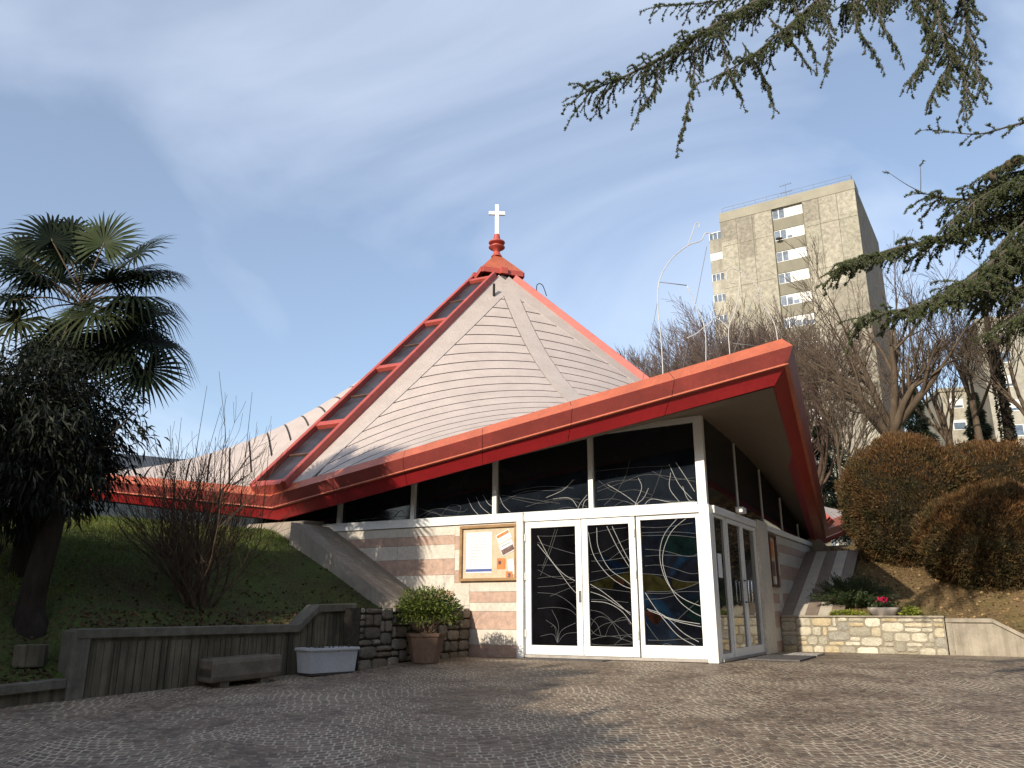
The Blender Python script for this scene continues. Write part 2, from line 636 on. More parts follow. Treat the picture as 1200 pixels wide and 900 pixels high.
def interp(x, knots):
    return float(np.interp(x, [k[0] for k in knots], [k[1] for k in knots]))


# left mound: s metres behind the retaining wall, e metres along it
W0 = np.array([-5.18, 10.01, 0])
EL = np.array([.681, .733, 0])
NL = np.array([-.733, .681, 0])
KL = [(0, .53), (.6, .58), (1.4, .86), (2.5, 1.52), (3.5, 2.05), (4.6, 2.40), (6, 2.52), (12, 2.6), (50, 3.4)]


def mound_left(e, s):
    z = interp(s, KL)
    if e < .15:
        k = min(1, (.15 - e) / .22)
        z -= (.56 * k + .055 * max(0, -e)) * max(0, 1 - s / 1.8)
    z += .03 * noise.noise((e * 1.3, s * 1.3, 3)) * min(1, s)
    return z


def pl(e, s, dz=0.0):
    p = W0 + EL * e + NL * s
    return np.array([p[0], p[1], mound_left(e, s) + dz])


def emax_left(s):
    return 4.0 + 3.58 * s if s < .8 else 6.95 - (s - .8) * .279


mb = MB()
ss = [0, .1, .3, .6, .9, 1.2, 1.6, 2, 2.5, 3, 3.5, 4, 4.6, 5.3, 6, 8, 11, 16, 25, 45]
NE = 46
grid = []
for s in ss:
    em = emax_left(s)
    t = np.concatenate([[-45, -25, -15, -10, -7, -5, -3.5, -2.5], np.linspace(-1.8, em, NE)])
    grid.append([pl(e, s) for e in t])
vs = [p for r in grid for p in r]
nc = len(grid[0])
mb.add(vs, [(i * nc + j, i * nc + j + 1, (i + 1) * nc + j + 1, (i + 1) * nc + j) for i in range(len(ss) - 1) for j in range(nc - 1)])
setprops(mb.build('lawn', M['lawn'], smooth=True), kind='structure')

# right mound: w metres along the stone wall, s metres behind it
PR = np.array([5.64, 17.44, 0])
KR = [(0, .60), (.5, .72), (1.2, 1.08), (3, 1.85), (4.5, 2.3), (7, 2.6), (20, 3.6), (45, 6)]


def mound_right(w, s):
    z = interp(s, KR)
    if w > 3.6:
        z -= .30 * min(1, (w - 3.6) / .9) * max(0, 1 - s / 1.6)
    return z + .04 * noise.noise((w * 1.2, s * 1.2, 9)) * min(1, s * 1.5)


def pr(w, s, dz=0.0):
    p = PR + nR * w + WR * s
    return np.array([p[0], p[1], mound_right(w, s) + dz])


mb = MB()
ss = [0, .15, .35, .6, .9, 1.2, 1.6, 2, 2.5, 3, 3.6, 4.5, 5.5, 7, 10, 14, 20, 45]
wsr = list(np.linspace(-.2, 7, 40)) + [8, 10, 13, 18, 25, 45]
grid = [[pr(w, s) for w in wsr] for s in ss]
nc = len(wsr)
mb.add([p for r in grid for p in r], [(i * nc + j, i * nc + j + 1, (i + 1) * nc + j + 1, (i + 1) * nc + j) for i in range(len(ss) - 1) for j in range(nc - 1)])
setprops(mb.build('bank', M['leafsoil'], smooth=True), kind='structure')

# ------------------------------------------------------------------ church
CC = np.array([-.54, 25.75, 0])
church = thing('church', CC, 'tent roofed church with pale ribbed roof, red fascias and white cross on top', 'church')
BE = R(-72.54)
ZA, ZL, ZB = 12.85, 3.18, 4.57


def pol(r, a, z):
    return CC + np.array([r * math.cos(a), r * math.sin(a), z])


AP = CC + UP * ZA
LOW = [pol(10, BE - math.pi / 4 + q * math.pi / 2, ZL) for q in range(4)]      # LOW[q] is left of beak q
LOW[1] = np.array([8.62, 21.86, 2.98])
BK = [pol(15.47, BE + q * math.pi / 2, ZB) for q in range(4)]


def hyp(q, u, v, dz=0.0, sag=True):
    L, Rr, B = LOW[q], LOW[(q + 1) % 4], BK[q]
    p = AP * (1 - u) * (1 - v) + L * u * (1 - v) + Rr * (1 - u) * v + B * u * v
    if sag:
        p = p - UP * (.28 * 16 * u * v * (1 - u) * (1 - v))
    return p + UP * dz


def hyp_z(q, x, y):
    """height of the roof surface over a plan point"""
    u = v = .8
    for _ in range(30):
        p = hyp(q, u, v)
        e = 1e-4
        du = (hyp(q, u + e, v) - p) / e
        dv = (hyp(q, u, v + e) - p) / e
        Mx = np.array([[du[0], dv[0]], [du[1], dv[1]]])
        d = np.linalg.solve(Mx, np.array([x - p[0], y - p[1]]))
        u, v = u + d[0], v + d[1]
    return hyp(q, u, v)[2], u, v


def soff_off(u, v, q=0):
    a, b = max(u, v), min(u, v)
    k = min(1, max(0, (1 - a - .035) / .115))
    k = k * k * (3 - 2 * k)
    ze = (hyp(q, 1, b) if u >= v else hyp(q, b, 1))[2]
    h = hyp(q, u, v)[2]
    return (ze - .462) * (1 - k) + (h - .22) * k - h


def sheet(mb, fn, us, vs_, lift, skirt=0):
    """top sheet plus skirts; fn(a,b,dz)"""
    n, m = len(us), len(vs_)
    P = [fn(a, b, lift) for a in us for b in vs_]
    mb.add(P, [(i * m + j, (i + 1) * m + j, (i + 1) * m + j + 1, i * m + j + 1) for i in range(n - 1) for j in range(m - 1)])
    for seq in ([(us[0], b) for b in vs_], [(us[-1], b) for b in vs_], [(a, vs_[0]) for a in us], [(a, vs_[-1]) for a in us]):
        T = [fn(a, b, lift) for a, b in seq]
        Bq = [fn(a, b, lift - .05) for a, b in seq]
        k = len(seq)
        mb.add(T + Bq, [(i, i + 1, k + i + 1, k + i) for i in range(k - 1)], skirt)


for q in range(4):
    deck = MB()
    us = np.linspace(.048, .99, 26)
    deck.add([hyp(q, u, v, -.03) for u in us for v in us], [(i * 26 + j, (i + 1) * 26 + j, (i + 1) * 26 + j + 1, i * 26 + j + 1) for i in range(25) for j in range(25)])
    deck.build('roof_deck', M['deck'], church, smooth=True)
    ribs = MB()
    VB, GAP = .100, .0056
    c = .20
    while c < 1.97:
        st = .0555 + .006 * min(1, max(0, c - .6))
        c1, c2 = c + GAP / 2, c + st - GAP / 2
        for half in (0, 1):
            def fn(cc, f, dz, half=half):
                hi = cc / 2 - .0205
                lo = min(hi, max(VB, cc - .985))
                v = lo + (hi - lo) * f
                u = cc - v
                return hyp(q, u, v, dz) if half == 0 else hyp(q, v, u, dz)
            if c2 / 2 - .0205 > max(VB, c2 - .985):
                nn = 12
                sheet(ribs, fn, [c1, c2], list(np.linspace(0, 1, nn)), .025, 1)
        c += st
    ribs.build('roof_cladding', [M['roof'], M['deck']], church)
    band = MB()
    sheet(band, lambda a, b, dz: hyp(q, a / 2 + b, a / 2 - b, dz), list(np.linspace(.14, 1.93, 34)), [-.0185, 0, .0185], .045)
    band.build('roof_band', M['roofband'], church, smooth=True)
    bord = MB()
    for half in (0, 1):
        sheet(bord, (lambda a, b, dz: hyp(q, a, b, dz)) if half == 0 else (lambda a, b, dz: hyp(q, b, a, dz)), list(np.linspace(.07, .985, 20)), [.045, .0985], .035)
    bord.build('roof_border', M['roofband'], church, smooth=True)
    # soffit
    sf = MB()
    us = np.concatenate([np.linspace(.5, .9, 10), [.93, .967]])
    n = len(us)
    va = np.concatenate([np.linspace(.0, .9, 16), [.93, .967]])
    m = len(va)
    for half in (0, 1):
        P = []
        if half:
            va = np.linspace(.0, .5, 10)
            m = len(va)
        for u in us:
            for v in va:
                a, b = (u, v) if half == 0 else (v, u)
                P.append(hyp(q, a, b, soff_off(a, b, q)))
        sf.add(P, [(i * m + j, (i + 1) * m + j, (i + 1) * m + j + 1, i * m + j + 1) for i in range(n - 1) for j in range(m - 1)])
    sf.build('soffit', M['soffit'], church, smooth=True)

# fascias: profile is (outward offset, height)
PROF = [(-.45, .13), (-.15, .15), (0, -.03), (-.095, -.25), (-.085, -.275), (-.15, -.285), (-.33, -.50), (-.47, -.48)]


def plan_n(a, b, inside):
    d = (b - a)[:2]
    n = np.array([d[1], -d[0]]) / np.linalg.norm(d)
    if np.dot(n, (inside - a)[:2]) > 0:
        n = -n
    return np.array([n[0], n[1], 0])


def mitre(p, n1, n2):
    d = n1 + n2
    d = d / np.linalg.norm(d)
    return d / np.dot(d, n1)


edges = []
for q in range(4):
    edges.append((LOW[q], BK[q]))
    edges.append((BK[q], LOW[(q + 1) % 4]))
NRM = [plan_n(a, b, CC) for a, b in edges]
for i, (a, b) in enumerate(edges):
    ma = mitre(a, NRM[i - 1], NRM[i])
    mbv = mitre(b, NRM[i], NRM[(i + 1) % 8])
    ring = [(a + ma * o + UP * z, b + mbv * o + UP * z) for o, z in PROF]
    cap_, board, low, ledge = MB(), MB(), MB(), MB()
    seg = 6

    def strip(mb_, k):
        (a1, b1), (a2, b2) = ring[k], ring[k + 1]
        for j in range(seg):
            t0, t1 = j / seg + (.0004 if j else 0), (j + 1) / seg - (.0004 if j < seg - 1 else 0)   # butt joints between sheets
            mb_.quad(a1 + (b1 - a1) * t0, a1 + (b1 - a1) * t1, a2 + (b2 - a2) * t1, a2 + (b2 - a2) * t0)
    strip(board, 2)
    for k in (0, 1):
        strip(cap_, k)
    strip(ledge, 3)
    strip(ledge, 4)
    strip(low, 5)
    strip(low, 6)
    fo = board.build('fascia', M['red'], church)
    cap_.build('cap_flashing', M['cap'], fo)
    ledge.build('drip_ledge', M['cap'], fo)
    low.build('lower_board', M['deepred'], fo)

# skylights down the four ridges
for q in range(4):
    def edge_pt(sgn, u, w=.041):                                             # line running beside the ridge on either roof
        return hyp(q, u, w, 0, False) if sgn > 0 else hyp((q - 1) % 4, w, u, 0, False)
    u0, u1 = .085, .995
    fr = MB()
    for sgn in (-1, 1):
        a_, b_ = edge_pt(sgn, u0), edge_pt(sgn, u1)
        oth = edge_pt(-sgn, .5)
        d = b_ - a_
        side_ = oth - edge_pt(sgn, .5)
        dn = np.cross(d, side_) * sgn
        dn /= np.linalg.norm(dn)
        if dn[2] < 0:
            dn = -dn
        si = np.cross(dn, d)
        si /= np.linalg.norm(si)
        fr.obox(a_ - si * .06 - dn * .12, d, si * .12, dn * .31)
    bars = [.105, .36, .58, .80, .985]
    for u in bars:
        a_, b_ = edge_pt(-1, u), edge_pt(1, u)
        d = (edge_pt(1, u + .014) - edge_pt(1, u) + edge_pt(-1, u + .014) - edge_pt(-1, u)) / 2
        dn = np.cross(d, b_ - a_)
        dn /= np.linalg.norm(dn)
        if dn[2] < 0:
            dn = -dn
        fr.obox(a_ + (b_ - a_) * .05 - dn * .1, d, (b_ - a_) * .9, dn * .27)
    sk = fr.build('skylight_frame', M['rail'], church, bevel=.012)
    for k in range(4):
        ua, ub = bars[k] + .013, bars[k + 1] - .001
        P = [edge_pt(-1, ua), edge_pt(1, ua), edge_pt(1, ub), edge_pt(-1, ub)]
        mb = MB()
        mb.extr([p + dn * .04 for p in P], dn * .02)
        mb.build('skylight_pane', M['skyglass'], sk)
        um = (ua + ub) / 2
        mb = MB()
        P = [edge_pt(-1, um), edge_pt(1, um), edge_pt(1, um + .004), edge_pt(-1, um + .004)]
        mb.extr([p + dn * .062 for p in P], dn * .03)
        mb.build('glazing_bar', M['darkwood'], sk)

# collar beams, pyramid cap, finial and cross
mb = MB()
cor = []
for q in range(4):
    d = LOW[q] - AP
    dd = d[:2] / np.linalg.norm(d[:2])
    cor.append(np.array([*dd, 0]))
zc = ZA - 1.28
cp = [CC + cor[q] * .92 + UP * (ZA - .98) for q in range(4)]
for q in range(4):
    a, b = cp[q], cp[(q + 1) % 4]
    dv = b - a
    L = np.linalg.norm(dv)
    dv /= L
    nn = np.cross(dv, UP)
    mb.obox(a - dv * .05 - nn * .0 + UP * (.0 + .01 * (q % 2)), dv * (L + .1), nn * .12, UP * .19)
mb.build('collar_beam', M['rail'], church, bevel=.012)
for q in range(4):                                                      # box where the beams meet over each rib
    mb = MB()
    a = (cp[q] + cp[(q + 1) % 4]) / 2
    nn = (cor[q] + cor[(q + 1) % 4])
    nn /= np.linalg.norm(nn)
    mb.box(a + nn * .10 + UP * .095, (.26, .26, .23), math.atan2(nn[1], nn[0]))
    mb.build('rib_head', M['rail'], church, bevel=.012)
mb = MB()
top = CC + UP * 12.98
cr = [CC + cor[q] * 1.0 + UP * (ZA - .76) for q in range(4)]
for q in range(4):
    mb.add([cr[q], cr[(q + 1) % 4], top], [(0, 1, 2)])
    mb.quad(cr[q], cr[(q + 1) % 4], cr[(q + 1) % 4] - UP * .07, cr[q] - UP * .07)
mb.build('pyramid_cap', M['cap'], church)
mb = MB()
mb.lathe(CC + UP * 12.82, [(.20, 0), (.13, .12), (.10, .2), (.15, .26), (.27, .34), (.29, .36), (.29, .385), (.17, .42), (.16, .47), (.27, .52), (.29, .54), (.29, .57), (.25, .60), (.14, .62), (.12, .72), (.10, .86), (.08, .88)], 24)
mb.build('finial', M['rail'], church, smooth=False)
mb = MB()
mb.box(CC + UP * 14.27, (.135, .09, 1.2), R(4))
mb.box(CC + UP * 14.53 + np.array([-.001, -.002, 0]), (.58, .094, .13), R(4))
mb.build('cross', M['cross'], church, bevel=.008)
# small lightning rod stub on the front slope, as in the photo
mb = MB()
p = hyp(0, .165, .078, .0)
mb.tube([p, p + UP * .45], .045, 6)
mb.build('roof_vent', M['dark'], church)
mb = MB()
p = AP + (LOW[1] - AP) * .15 + UP * -.12
mb.tube(catmull([p, p + np.array([.03, 0, .28]), p + np.array([.20, -.05, .24]), p + np.array([.34, -.1, -.18])], 5), .015, 5)
mb.build('roof_hook', M['dark'], church)


# ---- front beak walls in detail.  wall point: t along the wall, z, o outward
def wp(U_, N_, t, z, o=0.0):
    return C0 + U_ * t + N_ * o + UP * z


def wbox(mb, U_, N_, t0, t1, z0, z1, o0, o1, mi=0):
    mb.obox(wp(U_, N_, t0, z0, o0), U_ * (t1 - t0), N_ * (o1 - o0), UP * (z1 - z0), mi)


def top_z(U_, t, o=0.0):
    p = C0 + U_ * t + (nF if U_ is WL else nR) * o
    z, u, v = hyp_z(0, p[0], p[1])
    return z + soff_off(min(u, .999), min(v, .999))


TZ0, TZ1 = 2.41, 2.54
for U_, N_, side in ((WL, nF, 0), (WR, nR, 1)):
    tend = 10.6
    tw = 3.6 if side == 0 else 3.9
    # marble clad wall
    wall = MB()
    wbox(wall, U_, N_, tw - .05, tend, -.1, TZ0 + .02, -.30, -.02)
    wo = wall.build('wall', M['cream'], church)
    cr_, pk_ = MB(), MB()
    t1 = 4.64 if side == 0 else 4.75
    base_b = [(0, .205, 1), (.21, .475, 0), (.48, .795, 1), (.80, .955, 0), (.96, 1.15, 1), (1.155, 1.45, 0), (1.455, 1.75, 1), (1.755, 2.03, 0), (2.035, 2.20, 1), (2.205, 2.408, 0)]
    col2 = [(0, .30, 1), (.305, .62, 0), (.625, .955, 0), (.96, 1.17, 1), (1.175, 1.475, 0), (1.48, 1.78, 1), (1.785, 2.055, 0), (2.06, 2.23, 1), (2.235, 2.408, 0)]
    quoin = [(0, .45, 0), (.455, .9, 0), (.905, 1.32, 0), (1.325, 1.55, 1), (1.555, 1.95, 0), (1.955, 2.2, 1), (2.205, 2.408, 0)]
    segs = [(tw, t1 - .004, base_b), (t1, t1 + .34, quoin)]
    tt = t1 + .344
    while tt < tend - .1:
        segs.append((tt, min(tt + 1.35, tend) - .004, col2))
        tt += 1.35
    for a, b, bands in segs:
        for z0, z1, k in bands:
            wbox(pk_ if k else cr_, U_, N_, a, b, z0, z1, -.02, .012 + random.uniform(-.0015, .0015))
    cr_.build('cream_cladding', M['cream'], wo)
    pk_.build('pink_cladding', M['pink'], wo)
    # coping rail over the wall, aluminium
    mb = MB()
    wbox(mb, U_, N_, tw - .16, tend, TZ0 + .01, TZ1 + .001, -.2, .055)
    mb.build('sill_rail', M['white'], church, bevel=.006)
    # pilaster next to the doors
    mb = MB()
    if side == 0:
        wbox(mb, U_, N_, 3.47, 3.60, 0, TZ1 + .04, -.2, .09)
    else:
        wbox(mb, U_, N_, 3.06, 3.90, 0, TZ1 + .03, -.2, .07)
    mb.build('pilaster', M['white'] if side == 0 else M['cream'], church, bevel=.006)
    # transom and threshold
    mb = MB()
    t_end = 3.47 if side == 0 else 3.06
    wbox(mb, U_, N_, .16, t_end, TZ0, TZ1, -.12, .04)
    mb.build('transom', M['white'], church, bevel=.005)
    mb = MB()
    wbox(mb, U_, N_, .162, t_end, .008, .055, -.12, .035)
    mb.build('threshold', M['marblestep'], church, bevel=.004)
    # glazing above
    mull = [0.16, 2.12, 4.11, 6.0, 7.88, 9.7]
    for k in range(len(mull) - 1):
        a, b = mull[k], mull[k + 1]
        ts = np.linspace(a, b, 7)
        lower = [wp(U_, N_, t, TZ1, -.055) for t in ts]
        upper = [wp(U_, N_, t, max(TZ1 + .02, top_z(U_, t) + .03), -.055) for t in ts]
        mb = MB()
        for i in range(6):
            mb.quad(lower[i], lower[i + 1], upper[i + 1], upper[i])
        w = mb.build('upper_window', M['glass'], church)
        mb = MB()
        for i in range(6):                                             # head frame following the soffit
            t0_, t1_ = ts[i], ts[i + 1]
            z0_, z1_ = top_z(U_, t0_), top_z(U_, t1_)
            if side == 0 and min(z0_, z1_) > TZ1 + .15:
                P = [wp(U_, N_, t0_, z0_ - .10, -.05), wp(U_, N_, t1_, z1_ - .10, -.05), wp(U_, N_, t1_, z1_ + .02, -.05), wp(U_, N_, t0_, z0_ + .02, -.05)]
                mb.extr(P, N_ * .06)
        if side == 0:
            wbox(mb, U_, N_, a + .04, b - .04, TZ1, TZ1 + .05, -.053, .02)
        if k < 4:
            zt = top_z(U_, b)
            hm = .045 if side == 0 else .02
            wbox(mb, U_, N_, b - hm, b + hm, TZ1, max(TZ1 + .1, zt + .02), -.054, .025 if side == 0 else -.035)
        mb.build('window_frame', M['white'], w)
        w['side'] = side
        if side == 0:
            exec('UPW%d = w' % k)
# corner posts
zt = top_z(WL, .05)
mb = MB()
mb.obox(C0 + WL * .17 - nF * .11, -WL * .17, nF * .155, UP * TZ1)
mb.obox(C0 - nR * .0 + UP * 0 + WR * .16 - nR * .13, -WR * .115, nR * .13, UP * (TZ1 - .002))
mb.build('corner_post', M['white'], church, bevel=.006)
mb = MB()
mb.obox(C0 + WL * .19 - nF * .12 + UP * (TZ1 + .001), -WL * .16, nF * .13, UP * (zt - TZ1 + .05))
mb.build('upper_corner_post', M['white'], church, bevel=.006)


# doors
def leaf(U_, N_, t0, t1, z0, z1, name, glass, fw=.115, oo=-.05, bot=.16, handle=None):
    fr = MB()
    th = .065
    wbox(fr, U_, N_, t0, t0 + fw, z0, z1, oo, oo + th)
    wbox(fr, U_, N_, t1 - fw, t1, z0, z1, oo, oo + th)
    wbox(fr, U_, N_, t0 + fw, t1 - fw, z1 - fw, z1, oo + .001, oo + th - .001)
    wbox(fr, U_, N_, t0 + fw, t1 - fw, z0, z0 + bot, oo + .001, oo + th - .001)
    d = fr.build(name, M['white'], church, bevel=.006)
    mb = MB()
    a = wp(U_, N_, t0 + fw - .01, z0 + bot - .01, oo + .03)
    mb.quad(a, a + U_ * (t1 - t0 - 2 * fw + .02), a + U_ * (t1 - t0 - 2 * fw + .02) + UP * (z1 - z0 - bot - fw + .02), a + UP * (z1 - z0 - bot - fw + .02))
    mb.build('glass_pane', glass, d)
    return d


doorB = leaf(WL, nF, 1.32, 2.325, .06, 2.40, 'door', M['deepglass'])
doorA = leaf(WL, nF, 2.335, 3.455, .06, 2.40, 'door', M['deepglass'])
paneC = leaf(WL, nF, .175, 1.30, .056, 2.405, 'fixed_window', M['artglass'], fw=.075, bot=.20, oo=-.07)
for z in (.35, 1.35, 2.05):
    for d, t in ((doorA, 3.45), (doorB, 1.335)):
        mb = MB()
        mb.tube([wp(WL, nF, t, z, .03), wp(WL, nF, t, z + .13, .03)], .014, 8)
        mb.build('hinge', M['white'], d)
mb = MB()
wbox(mb, WL, nF, 2.35, 2.40, .95, 1.15, .015, .022)
mb.build('lock_plate', M['steel'], doorA)
# right hand side: side light and a pair of clear doors
leaf(WR, nR, .165, .90, .03, 2.405, 'side_light', M['doorglass'], fw=.05, bot=.10, oo=-.06)
dl = leaf(WR, nR, .94, 1.98, .03, 2.40, 'door', M['doorglass'], fw=.075, bot=.16)
dr = leaf(WR, nR, 1.99, 3.05, .03, 2.40, 'door', M['doorglass'], fw=.075, bot=.16)
for d, t in ((dl, 1.86), (dr, 2.10)):
    mb = MB()
    mb.tube([wp(WR, nR, t, .96, .012), wp(WR, nR, t, .96, .09), wp(WR, nR, t, 1.34, .09), wp(WR, nR, t, 1.34, .012)], .016, 8)
    mb.build('handle', M['steel'], d, smooth=True)
# notice sheet taped inside the side light
mb = MB()
wbox(mb, WR, nR, .38, .62, 1.35, 1.75, -.028, -.024)
mb.build('taped_notice', M['paper'], church)
# small white lamp on the right hand transom
mb = MB()
wbox(mb, WR, nR, 1.55, 1.85, 2.55, 2.66, .03, .17)
mb.build('wall_lamp', M['white'], church, bevel=.02)
# floor slab just inside and dark core so nothing shows through
mb = MB()
wbox(mb, WL, nF, .3, 8, -.05, .0, -6, -.3)
mb.build('floor', M['dark'], church)

# ---- the other three beaks: plain walls with dark glazing
for q in (1, 2, 3):
    w, gl = MB(), MB()
    rot = q * math.pi / 2
    cq, sq = math.cos(rot), math.sin(rot)

    def rt(p):
        d = p - CC
        return CC + np.array([cq * d[0] - sq * d[1], sq * d[0] + cq * d[1], d[2]])
    corner = rt(C0)
    for ang in (0, 1):
        U_ = rt(CC + (WL if ang == 0 else np.array([.4587, .8886, 0]))) - CC
        N_ = rt(CC + (nF if ang == 0 else np.array([.8886, -.4587, 0]))) - CC
        w.obox(corner + UP * -.1, U_ * 11, -N_ * .28, UP * 2.64)
        ts = np.linspace(.05, 10.8, 14)
        for i in range(13):
            zz = []
            for t in (ts[i], ts[i + 1]):
                p = corner + U_ * t
                z, u, v = hyp_z(q, p[0], p[1])
                zz.append(max(2.6, z + soff_off(min(u, .999), min(v, .999), q) + .03))
            a, b = corner + U_ * ts[i] - N_ * .05, corner + U_ * ts[i + 1] - N_ * .05
            gl.quad(a + UP * 2.54, b + UP * 2.54, b + UP * zz[1], a + UP * zz[0])
    w.build('wall', M['moss_and_shade'], church)  # dark tone stands in for the shade below the eaves
    gl.build('clerestory_window', M['glass'], church)
# concrete footings under the low points
for q in range(4):
    d = (LOW[q] - CC)[:2]
    d = d / np.linalg.norm(d)
    d3 = np.array([d[0], d[1], 0])
    s3 = np.array([-d[1], d[0], 0])
    P = CC + d3 * 9.6
    mb = MB()
    mb.extr([P - s3 * .8 + d3 * 1.05 + UP * 1.4, P - s3 * .8 - d3 * 1.2 + UP * 1.4, P - s3 * .8 - d3 * 1.2 + UP * 2.72, P - s3 * .8 + d3 * .15 + UP * 2.62], s3 * 1.6)
    mb.build('footing', M['slab'], church, bevel=.02)

# ---- sloped ramps beside the walls
for U_, N_, side in ((WL, nF, 0), (WR, nR, 1)):
    if side == 0:
        ta, za, tb, zb, wd = 5.15, .72, 8.1, 2.52, 1.2
    else:
        ta, za, tb, zb, wd = 4.64, .70, 8.35, 2.25, 1.25
    nstr = 5
    stripes = MB()
    for k in range(nstr):
        o0, o1 = .014 + wd * k / nstr, .014 + wd * (k + 1) / nstr - .006
        P = [wp(U_, N_, ta, za, o0), wp(U_, N_, tb, zb, o0), wp(U_, N_, tb, zb - .5, o0), wp(U_, N_, ta, za - .5, o0)]
        stripes.extr(P, N_ * (o1 - o0), 1 if (k % 2 == (0 if side else 1)) else 0)
    ro = stripes.build('sloped_buttress', [M['ivory'], M['taupe']] if side else [M['slab'], M['concrete']], church)

# ------------------------------------------------------------------ lead line drawing on the glass (traced curves, laid on the wall plane)
def to_wall(px, py, o):
    d = ray(px, py)
    p0 = C0 + nF * o
    O = np.array([0, 0, EYE])
    t = np.dot(p0 - O, nF) / np.dot(d, nF)
    return O + d * t


def line_art(parent, lines, sx, sy, sc, o, rad, mat='line', tlim=None):
    mb = MB()
    for ln in lines:
        pts = [to_wall(sx + x / sc, sy + y / sc, o) for x, y in ln]
        pts = catmull(pts, 6) if len(pts) > 2 else pts
        if tlim:
            pts = [p for p in pts if tlim[0] <= np.dot(p - C0, WL) <= tlim[1] and tlim[2] <= p[2]]
        if len(pts) > 1:
            mb.tube(pts, rad, 4)
    mb.build('line_art', M[mat], parent)


LA = [[(135, 170), (200, 290), (270, 370), (345, 415)], [(135, 215), (220, 320), (300, 430), (345, 480)]]
LAf = [[(240, 135), (200, 260), (150, 380)], [(228, 135), (195, 240), (160, 340)], [(135, 205), (240, 240), (345, 270)],
       [(135, 172), (240, 172), (345, 165)], [(135, 325), (240, 325), (345, 320)], [(135, 350), (220, 390), (345, 405)],
       [(135, 470), (230, 480), (300, 520), (345, 565)], [(135, 555), (220, 548), (300, 560), (345, 595)],
       [(240, 735), (245, 640), (210, 560)], [(240, 735), (235, 660), (180, 615)], [(240, 735), (215, 690), (150, 700)],
       [(240, 735), (280, 690), (345, 680)], [(240, 735), (262, 670), (335, 630)], [(240, 735), (225, 650), (205, 650)],
       [(200, 490), (270, 460), (345, 430)], [(135, 395), (230, 385), (345, 392)], [(135, 440), (240, 432), (345, 410)]]
LB = [[(402, 150), (430, 270), (500, 370), (580, 430), (630, 450)], [(447, 128), (455, 230), (510, 340), (590, 400), (630, 430)],
      [(500, 120), (560, 240), (628, 350)], [(528, 120), (580, 230), (628, 320)], [(402, 420), (470, 460), (560, 530), (638, 600)],
      [(402, 515), (500, 525), (580, 570), (640, 650)], [(402, 462), (480, 490), (560, 540), (638, 585)]]
LBf = [[(402, 272), (480, 255), (560, 210), (630, 180)], [(402, 305), (500, 300), (630, 280)], [(402, 365), (500, 350), (600, 340), (630, 330)],
       [(402, 415), (480, 395), (560, 370), (630, 360)], [(402, 440), (500, 452), (630, 468)], [(402, 560), (480, 580), (560, 650), (640, 715)],
       [(402, 670), (450, 600), (520, 620), (580, 720)], [(420, 690), (480, 640), (560, 620), (620, 610)], [(470, 700), (450, 640), (410, 600)],
       [(490, 705), (520, 640), (590, 600), (625, 640)], [(402, 505), (500, 510), (638, 525)], [(510, 300), (570, 255), (625, 235)],
       [(402, 160), (500, 140), (625, 125)], [(402, 640), (440, 690), (520, 700), (640, 690)], [(402, 720), (520, 700), (640, 735)],
       [(540, 745), (600, 700), (640, 712)], [(402, 740), (500, 748), (640, 740)]]
LC = [[(880, 68), (800, 170), (780, 290), (820, 420), (900, 500), (1015, 550)], [(930, 68), (840, 150), (795, 270), (810, 380), (870, 500), (950, 570), (1020, 605)],
      [(684, 440), (740, 530), (800, 610), (880, 700), (985, 760)], [(695, 550), (800, 590), (900, 680), (985, 730)], [(695, 555), (850, 610), (1020, 640)],
      [(800, 600), (900, 630), (1020, 655)]]
LCf = [[(682, 125), (800, 125), (985, 98)], [(682, 155), (850, 150), (990, 160)], [(682, 170), (850, 168), (990, 182)],
       [(684, 240), (800, 250), (930, 280), (998, 255)], [(684, 280), (800, 272), (930, 278), (998, 275)], [(686, 330), (780, 325), (860, 345), (940, 370), (1000, 365)],
       [(690, 370), (800, 380), (900, 410), (1005, 415)], [(690, 462), (800, 465), (900, 450), (1005, 410)], [(690, 472), (800, 475), (900, 465), (1010, 465)],
       [(850, 635), (930, 560), (1010, 490)], [(690, 505), (780, 502), (860, 485)], [(700, 720), (800, 722), (900, 715), (1025, 712)],
       [(700, 762), (850, 760), (1025, 765)], [(700, 620), (740, 680), (775, 725)], [(760, 770), (810, 740), (850, 755), (820, 775), (760, 770)]]
for d, main, faint, tl in ((doorA, LA, LAf, (2.45, 3.34, .22)), (doorB, LB, LBf, (1.43, 2.21, .22)), (paneC, LC, LCf, (.25, 1.225, .26))):
    o = -.012 if d is not paneC else -.035
    line_art(d, main, 600, 590, 4.5, o, .0048, 'line', tl)
    line_art(d, faint, 600, 590, 4.5, o - .001, .0038, 'faintline', tl)


def patch(parent, poly, mat, o, name='coloured_glass'):
    mb = MB()
    pts = catmull([to_wall(600 + x / 4.5, 590 + y / 4.5, o) for x, y in poly + [poly[0]]], 4)[:-1]
    mb.extr(pts, nF * .003)
    mb.build(name, M[mat], parent)


